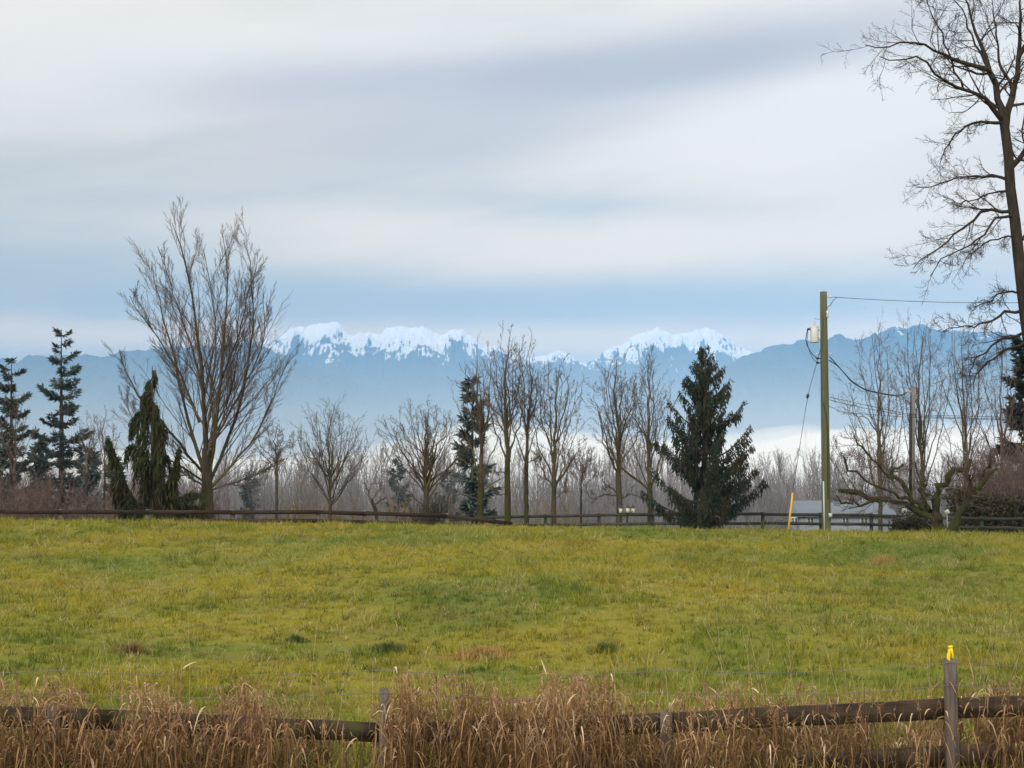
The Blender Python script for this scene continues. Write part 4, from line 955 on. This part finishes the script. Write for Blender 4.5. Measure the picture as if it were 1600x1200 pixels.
# ================================================================== house in the valley
def house():
    D = 205; a = P(1236, 800, D); b = P(1392, 800, D); gz = Hs((a[0] + b[0]) / 2, D) ; cx = (a[0] + b[0]) / 2
    root = empty('house', (cx, D, gz), 'low blue-grey roofed house in the mist behind the utility pole', 'house')
    m_roof = plain_mat('haze_blue_roof', (0.13, 0.155, 0.185), .8, .2, nscale=3); m_wall = plain_mat('haze_blue_siding', (0.20, 0.23, 0.27), .8, .2, nscale=1.5); m_white = plain_mat('haze_dulled_frame', (0.45, 0.47, 0.49), .6, .3, var=.05); m_glass = plain_mat('dark_window_glass', (0.05, 0.06, 0.07), .15, .6, var=.1)  # haze put into the base colours: bluish, low contrast
    ze = P(1300, 806, D)[2]; zr = P(1300, 784, D)[2]; hw = (b[0] - a[0]) / 2; dp = 4.0
    mb = MB(); mb.box((cx, D, (gz - .3 + ze) / 2), (hw * 2 - .8, dp * 2, ze - gz + .3)); mb.build('wall', m_wall, root)
    mb = MB(); x0, x1 = cx - hw, cx + hw; y0, y1 = D - dp - .5, D + dp + .5; th = .18
    v = [[x0, y0, ze - .1], [x1, y0, ze - .1], [x1 - 1.2, D, zr], [x0 + .3, D, zr], [x1, y1, ze - .1], [x0, y1, ze - .1]]
    v2 = [[p_[0], p_[1], p_[2] + th] for p_ in v]
    mb.add(v + v2, [[6, 7, 8, 9], [8, 10, 11, 9], [0, 3, 2, 1], [2, 3, 5, 4], [0, 1, 7, 6], [4, 5, 11, 10]], [[7, 10, 8], [11, 6, 9], [1, 2, 4], [5, 3, 0]]); mb.build('roof', m_roof, root)
    for px in (1241, 1266, 1321, 1350):
        c = P(px, 815, D - dp); wn = MB(); wn.box((c[0], D - dp - .03, c[2]), (1.0, .08, 1.25)); wo_ = wn.build('window', m_white, root)
        for sx_ in (-.23, .23):
            pn = MB(); pn.box((c[0] + sx_, D - dp - .075, c[2]), (.36, .03, 1.02)); pn.build('pane', m_glass, wo_)
house()

# ================================================================== utility pole, transformer, wires
M_POLE = wood_mat('green_treated_pole_wood', (0.045, 0.058, 0.036), (0.15, 0.155, 0.095), (0.105, 0.088, 0.055), (26, 26, .5))
M_STEEL = plain_mat('grey_steel', (0.45, 0.46, 0.48), .45, .5, .3, var=.12)
M_TANK = plain_mat('pale_grey_enamel', (0.62, 0.64, 0.67), .45, .5, var=.07, nscale=3)
M_PORC = plain_mat('porcelain', (0.55, 0.55, 0.56), .25, .5, var=.1)
M_BLACK = plain_mat('black_cable_jacket', (0.018, 0.018, 0.020), .6, .3)
M_PALE = plain_mat('pale_green_conduit', (0.42, 0.50, 0.46), .6, .3, var=.08)
D = 52.0
pb = P(1291.5, 829, D); gz = Hs(pb[0], D); ptop = P(1286.5, 456, D)
POLE = empty('utility_pole', (pb[0], D, gz), 'tall green-brown wooden utility pole carrying a grey transformer', 'utility pole')
s_ = D / F
def onpole(py): 
    t_ = (py - 456) / (829 - 456); return P(1286.5 + 5 * t_, py, D)
mb = MB(); q = np.array([onpole(y_) for y_ in (456, 500, 560, 620, 700, 780, 829)] + [[pb[0], D, gz - .6]]); mb.tubes(q, np.array([5.4, 5.6, 5.9, 6.2, 6.5, 6.9, 7.0, 7.2]) * s_, 16, True); mb.build('shaft', M_POLE, POLE, False)
mb = MB(); q = np.array([onpole(752) + [-5.2 * s_, -6.0 * s_, 0], onpole(828) + [-4.6 * s_, -6.6 * s_, -.3]]); mb.tubes(q, np.array([.028, .028]), 8, True); mb.build('conduit', M_PALE, POLE)
mb = MB(); c = onpole(805) + [4.2 * s_, -.2, 0]; mb.box(c, (.12, .08, .15)); mb.build('meter_tag', M_PALE, POLE)
# transformer
tc_ = P(1272.5, 523, D - .05); TR = empty('transformer', tc_, 'pale grey cylindrical transformer hung on the tall utility pole', 'transformer')
rt = 6.6 * s_
mb = MB(); mb.tubes(np.array([tc_ + [0, 0, -.29], tc_ + [0, 0, -.27], tc_ + [0, 0, .25], tc_ + [0, 0, .27]]), np.array([rt * .93, rt, rt, rt * .98]), 24, True); mb.build('tank', M_TANK, TR)
mb = MB(); mb.tubes(np.array([tc_ + [0, 0, .27], tc_ + [0, 0, .30]]), np.array([rt * 1.06, rt * 1.04]), 24, True); mb.build('lid', M_TANK, TR)
mb = MB(); zz = np.linspace(.30, .52, 12); rr = np.where(np.arange(12) % 2, .030, .050) * np.linspace(1.1, .8, 12); mb.tubes(np.array([tc_ + [0, 0, z_] for z_ in zz]), rr, 12, True); mb.tubes(np.array([tc_ + [0, 0, .52], tc_ + [0, 0, .60]]), np.array([.012, .010]), 6, True); mb.build('bushing', M_PORC, TR)
mb = MB(); mb.tubes(np.array([tc_ + [-rt, -.05, .20], tc_ + [-rt - .11, -.06, .20]]), np.array([.03, .045]), 8, True); mb.build('bushing', M_BLACK, TR)
for dz in (.18, -.14):
    mb = MB(); mb.box(tc_ + [rt + .06, .03, dz], (.16, .06, .05)); mb.build('bracket', M_STEEL, TR)
# racks and insulators
for k, (py, dx, m_, sc_) in enumerate([(464, 1, M_PORC, 1.0), (553, -1, M_PORC, .8), (560, -1, M_BLACK, .9), (567, -1, M_BLACK, .9), (553, 1, M_STEEL, .7)]):
    c = onpole(py); mb = MB(); x0 = 5.7 * s_
    mb.tubes(np.array([c + [dx * x0, 0, 0], c + [dx * (x0 + .06), 0, 0], c + [dx * (x0 + .07), 0, 0], c + [dx * (x0 + .11), 0, 0], c + [dx * (x0 + .12), 0, 0], c + [dx * (x0 + .17), 0, 0]]), np.array([.02, .02, .045, .035, .05, .03]) * sc_, 10, True); mb.build('insulator', m_, POLE)
mb = MB(); c = onpole(491) + [4.5 * s_, -5.2 * s_, 0]; mb.tubes(np.array([c + [0, 0, .12], c + [0, 0, .06], c + [0.01, -.03, 0], c + [0, 0, -.08], c + [0, 0, -.14]]), np.array([.03, .045, .03, .045, .028]), 10, True); mb.build('fuse_cutout', M_PORC, POLE)
def wire(name, label, pts, r, m, cat='wire', sag=0.0, group=None, n=30):
    pts = [np.asarray(p_, float) for p_ in pts]
    if len(pts) == 2 and sag:
        a, b = pts; q = np.array([a + (b - a) * t_ - np.array([0, 0, 4 * sag * t_ * (1 - t_)]) for t_ in np.linspace(0, 1, n)])
    else: q = resample(pts, n)
    mb = MB(); mb.tubes(q, np.full(len(q), r), 5); o = mb.build(name, m, origin=q[0]); return tag(o, label, cat, group)
top = onpole(464) + [5.7 * s_ + .17, 0, 0]
wire('overhead_wire', 'thin high wire running right from the top of the utility pole', [top, P(1760, 468, 47)], .010, M_BLACK, sag=.16)
wire('jumper_wire', 'short jumper lead hanging below the topmost insulator', [top + [.2, 0, 0], P(1301, 470, D), P(1298, 477, D), onpole(480) + [.12, -.05, 0], onpole(488) + [.1, -.12, 0]], .012, M_BLACK)
wire('transformer_lead', 'outer black cable looping down from the transformer bushing', [tc_ + [-rt - .11, -.06, .20], P(1259, 530, D), P(1261, 540, D), P(1268, 552, D), P(1275, 559, D), onpole(560) + [-.22, 0, 0]], .016, M_BLACK)
wire('transformer_lead', 'inner thin cable curving from the transformer to the lowest insulator', [tc_ + [-rt - .09, -.05, .16], P(1261, 535, D), P(1266, 553, D), P(1272, 563, D), onpole(567) + [-.22, 0, 0]], .010, M_BLACK)
wire('transformer_wire', 'thin bent lead from the pole to the transformer top bushing', [tc_ + [0, 0, .60], P(1275, 498, D), onpole(499) + [-.15, 0, 0]], .007, M_BLACK)
# guy wire with its yellow guard
ga = P(1231, 826, 51.2); ga[2] = Hs(ga[0], ga[1]); gt = onpole(545) + [-.13, -.02, 0]; 
gdir = (gt - P(1238, 770, 51.4)); g1 = P(1238.5, 770, 51.4)
wire('guy_wire', 'taut thin guy wire slanting from the pole to its yellow guard', [g1, P(1262, 618, 51.7), gt], .010, M_BLACK, n=8)
mb = MB(); c = P(1262, 619, 51.7); d_ = unit(gt - g1); mb.tubes(np.array([c - d_ * .09, c - d_ * .05, c + d_ * .05, c + d_ * .09]), np.array([.02, .05, .05, .02]), 10, True); o = mb.build('strain_insulator', M_BLACK, origin=c); tag(o, 'small dark strain insulator midway on the guy wire', 'insulator')
mb = MB(); mb.tubes(np.array([ga + [-.02, 0, -.2], ga + (g1 - ga) * .5, g1]), np.array([.036, .038, .034]), 10, True); o = mb.build('guy_guard', plain_mat('orange_yellow_guard', (0.58, 0.34, 0.03), .5, .4, var=.12), origin=ga); tag(o, 'slanted orange-yellow guy guard standing by the fence', 'guy guard')
# short grey pole
D2 = 73; c = P(1425, 815, D2); gz2 = Hs(c[0], D2); s2 = D2 / F
SP = empty('service_pole', (c[0], D2, gz2), 'short grey service pole among bare trees right of the tall pole', 'utility pole')
mb = MB(); mb.tubes(np.array([[c[0], D2, gz2 - .4], P(1425, 770, D2), P(1425.5, 700, D2), P(1426, 604, D2)]), np.array([4.4, 4.2, 4.0, 3.6]) * s2, 12, True); mb.build('shaft', wood_mat('grey_pole_wood', (0.10, 0.095, 0.085), (0.22, 0.21, 0.19), None, (18, 18, .7)), SP)
mb = MB(); mb.tubes(np.array([P(1422.4, 775, D2 - .12), P(1422.6, 646, D2 - .12)]), np.array([.075, .075]), 8, True); mb.build('conduit', M_BLACK, SP)
mb = MB(); mb.tubes(np.array([P(1422.8, 646, D2 - .12), P(1423.2, 616, D2 - .12)]), np.array([.03, .03]), 6, True); mb.build('cable', M_BLACK, SP)
mb = MB(); mb.box(P(1420.5, 612, D2 - .05), (.22, .1, .1)); mb.build('bracket', M_STEEL, SP)
m1 = P(1418.5, 612, D2)
for k, (py, dx, lab) in enumerate([(558, .0, 'upper of the two thick black cables sagging between the poles'), (563, .0, 'lower of the two thick black cables sagging between the poles')]):
    a = onpole(py) + [.18, -.1 + .1 * k, 0]
    wire('service_cable', lab, [a, P(1308 + k * 2, 570 + k * 2, D + 3), P(1330, 595 + k * 1.5, D + 7), P(1352, 609 + k, D + 11), P(1385, 616 + k, D + 16), P(1408, 618 + 2 * k, D + 19.5), m1], .020, M_BLACK, 'cable', group='service cables')
for k, (py, y1, lab) in enumerate([(620, 655, 'upper thin telephone line leaving the tall pole to the right'), (624, 659, 'lower thin telephone line leaving the tall pole to the right'), (634, 660, 'drooping telephone line leaving the tall pole lowest')]):
    wire('telephone_line', lab, [onpole(py) + [.16, .1, 0], P(1330 if k < 2 else 1318, [628, 634, 645][k], D + 3), P(1420, [648, 650, 652][k], D + 6), P(1700, y1, D + 8)], .010, M_BLACK, group='telephone lines')
mb = MB(); 
for a_, b_ in (((1281, 628), (1287, 700)),):
    wire('pole_cable', 'black cable curving down the side of the tall pole', [onpole(630) + [-.1, -.16, 0], onpole(650) + [.02, -.165, 0], onpole(690) + [.05, -.17, 0], onpole(780) + [.03, -.18, 0]], .014, M_BLACK, 'cable')

# ================================================================== lamp post, sign, small things
def lamp_post():
    D = 57.5; c = P(980, 823, D); gz = Hs(c[0], D); s = D / F; root = empty('lamp_post', (c[0], D, gz), 'black garden lamp post with three lanterns by the fence', 'lamp post')
    m_iron = plain_mat('black_cast_iron', (0.012, 0.016, 0.022), .5, .4); m_gl = plain_mat('frosted_lantern_glass', (0.72, 0.68, 0.56), .35, .4, var=.06)
    zt = P(980, 800, D)[2]
    mb = MB(); mb.tubes(np.array([[c[0], D, gz - .1], [c[0], D, gz + .12], [c[0], D, gz + .16], [c[0], D, zt - .06], [c[0], D, zt]]), np.array([.10, .09, .045, .035, .05]), 12, True); mb.build('shaft', m_iron, root)
    zc = P(980, 797, D)[2]
    mb = MB(); mb.tubes(np.array([[c[0] - .28, D, zc - .03], [c[0] - .14, D, zc - .13], [c[0], D, zc - .08], [c[0] + .13, D, zc - .13], [c[0] + .24, D, zc - .03]]), np.full(5, .018), 6, True); mb.build('arm', m_iron, root)
    for px, py, yo in ((970, 797.5, .0), (980.7, 797, -.12), (989.2, 797.5, .05)):
        p0 = P(px, py, D); p0[1] = D + yo
        l = MB(); l.tubes(np.array([p0 + [0, 0, -.14], p0 + [0, 0, -.12], p0 + [0, 0, -.10]]), np.array([.03, .055, .06]), 8, True); base_ = l.build('lantern', m_iron, root)
        gl = MB(); gl.tubes(np.array([p0 + [0, 0, -.098], p0 + [0, 0, .085]]), np.array([.062, .092]), 6, True); gl.build('glass', m_gl, base_)
        cp = MB(); cp.tubes(np.array([p0 + [0, 0, .088], p0 + [0, 0, .10], p0 + [0, 0, .17], p0 + [0, 0, .21], p0 + [0, 0, .25]]), np.array([.12, .115, .05, .02, .008]), 6, True); cp.build('cap', m_iron, base_)
lamp_post()
m_wsign = plain_mat('white_sign_face', (0.78, 0.78, 0.78), .5, .3, var=.05)
D = 55.6; c = P(1480, 800, D)
SG = empty('marker_sign', (c[0], D, Hs(c[0], D)), 'small white diamond sign on a thin stake behind the fruit tree', 'sign')
mb = MB(); h_ = .10; mb.box((0, 0, 0), (h_ * 1.7, .012, h_ * 1.7), axes=[[.86, 0, .5], [0, 1, 0], [-.5, 0, .86]]); mb.v[0] = mb.v[0] + c; mb.build('panel', m_wsign, SG)
mb = MB(); mb.tubes(np.array([c + [0, .02, 0], [c[0], D + .02, Hs(c[0], D) - .2]]), np.array([.012, .012]), 6, True); mb.build('stake', M_STEEL, SG)
D = 57.5; c = P(1413, 797, D); MBX = empty('mailbox', (c[0], D, Hs(c[0], D)), 'white rounded mailbox half hidden behind the dark bush', 'mailbox')
mb = MB(); a_ = np.linspace(0, math.pi, 9); prof = [(-.1, -.09)] + [(-.1 * math.cos(t_), .02 + .09 * math.sin(t_)) for t_ in a_] + [(.1, -.09)]
k = len(prof); v = [[c[0] - .05 + y_ * .2, D + y_, c[2] + z_] if False else [c[0] + x_ + .06 * sgn, D + .22 * sgn, c[2] + z_] for sgn in (-1, 1) for x_, z_ in prof]
v.append([c[0] - .06, D - .22, c[2]]); v.append([c[0] + .06, D + .22, c[2]])
mb.add(v, [[i, (i + 1) % k, k + (i + 1) % k, k + i] for i in range(k)], [[2 * k, (i + 1) % k, i] for i in range(k)] + [[2 * k + 1, k + i, k + (i + 1) % k] for i in range(k)]); mb.build('box', m_wsign, MBX)
mb = MB(); mb.box((c[0], D, (c[2] - .1 + Hs(c[0], D) - .2) / 2), (.1, .1, c[2] - .1 - Hs(c[0], D) + .2)); mb.build('post', M_PALE, MBX)
# far transmission tower
def pylon():
    D = 1500; b = P(1259, 700, D); t_ = P(1259, 668, D); gz = Hs(b[0], D); Ht = t_[2] - gz; mb = MB(); w0 = 3.2
    for sx_ in (-1, 1):
        for sy_ in (-1, 1):
            mb.tubes(np.array([[b[0] + sx_ * w0, D + sy_ * w0, gz - .5], [b[0] + sx_ * .8, D + sy_ * .8, gz + Ht * .6], [b[0] + sx_ * .15, D + sy_ * .15, gz + Ht]]), np.array([.16, .13, .1]), 4)
    for k in range(9):
        f0, f1 = k / 9 * .6, (k + 1) / 9 * .6; wa = w0 + (.8 - w0) * k / 9; wb = w0 + (.8 - w0) * (k + 1) / 9
        for sg in (-1, 1): mb.tubes(np.array([[b[0] - sg * wa, D - wa, gz + Ht * f0], [b[0] + sg * wb, D - wb, gz + Ht * f1]]), np.array([.08, .08]), 4)
    root = empty('transmission_tower', (b[0], D, gz), 'faint distant lattice transmission tower above the misty woodland', 'tower'); mb.build('frame', M_STEEL, root)
    for k, f in enumerate((.62, .76, .9)):
        mb = MB(); mb.tubes(np.array([[b[0] - 4 + k * .6, D, gz + Ht * f], [b[0], D, gz + Ht * f + .6], [b[0] + 4 - k * .6, D, gz + Ht * f]]), np.array([.1, .16, .1]), 4); mb.build('crossarm', M_STEEL, root)
pylon()
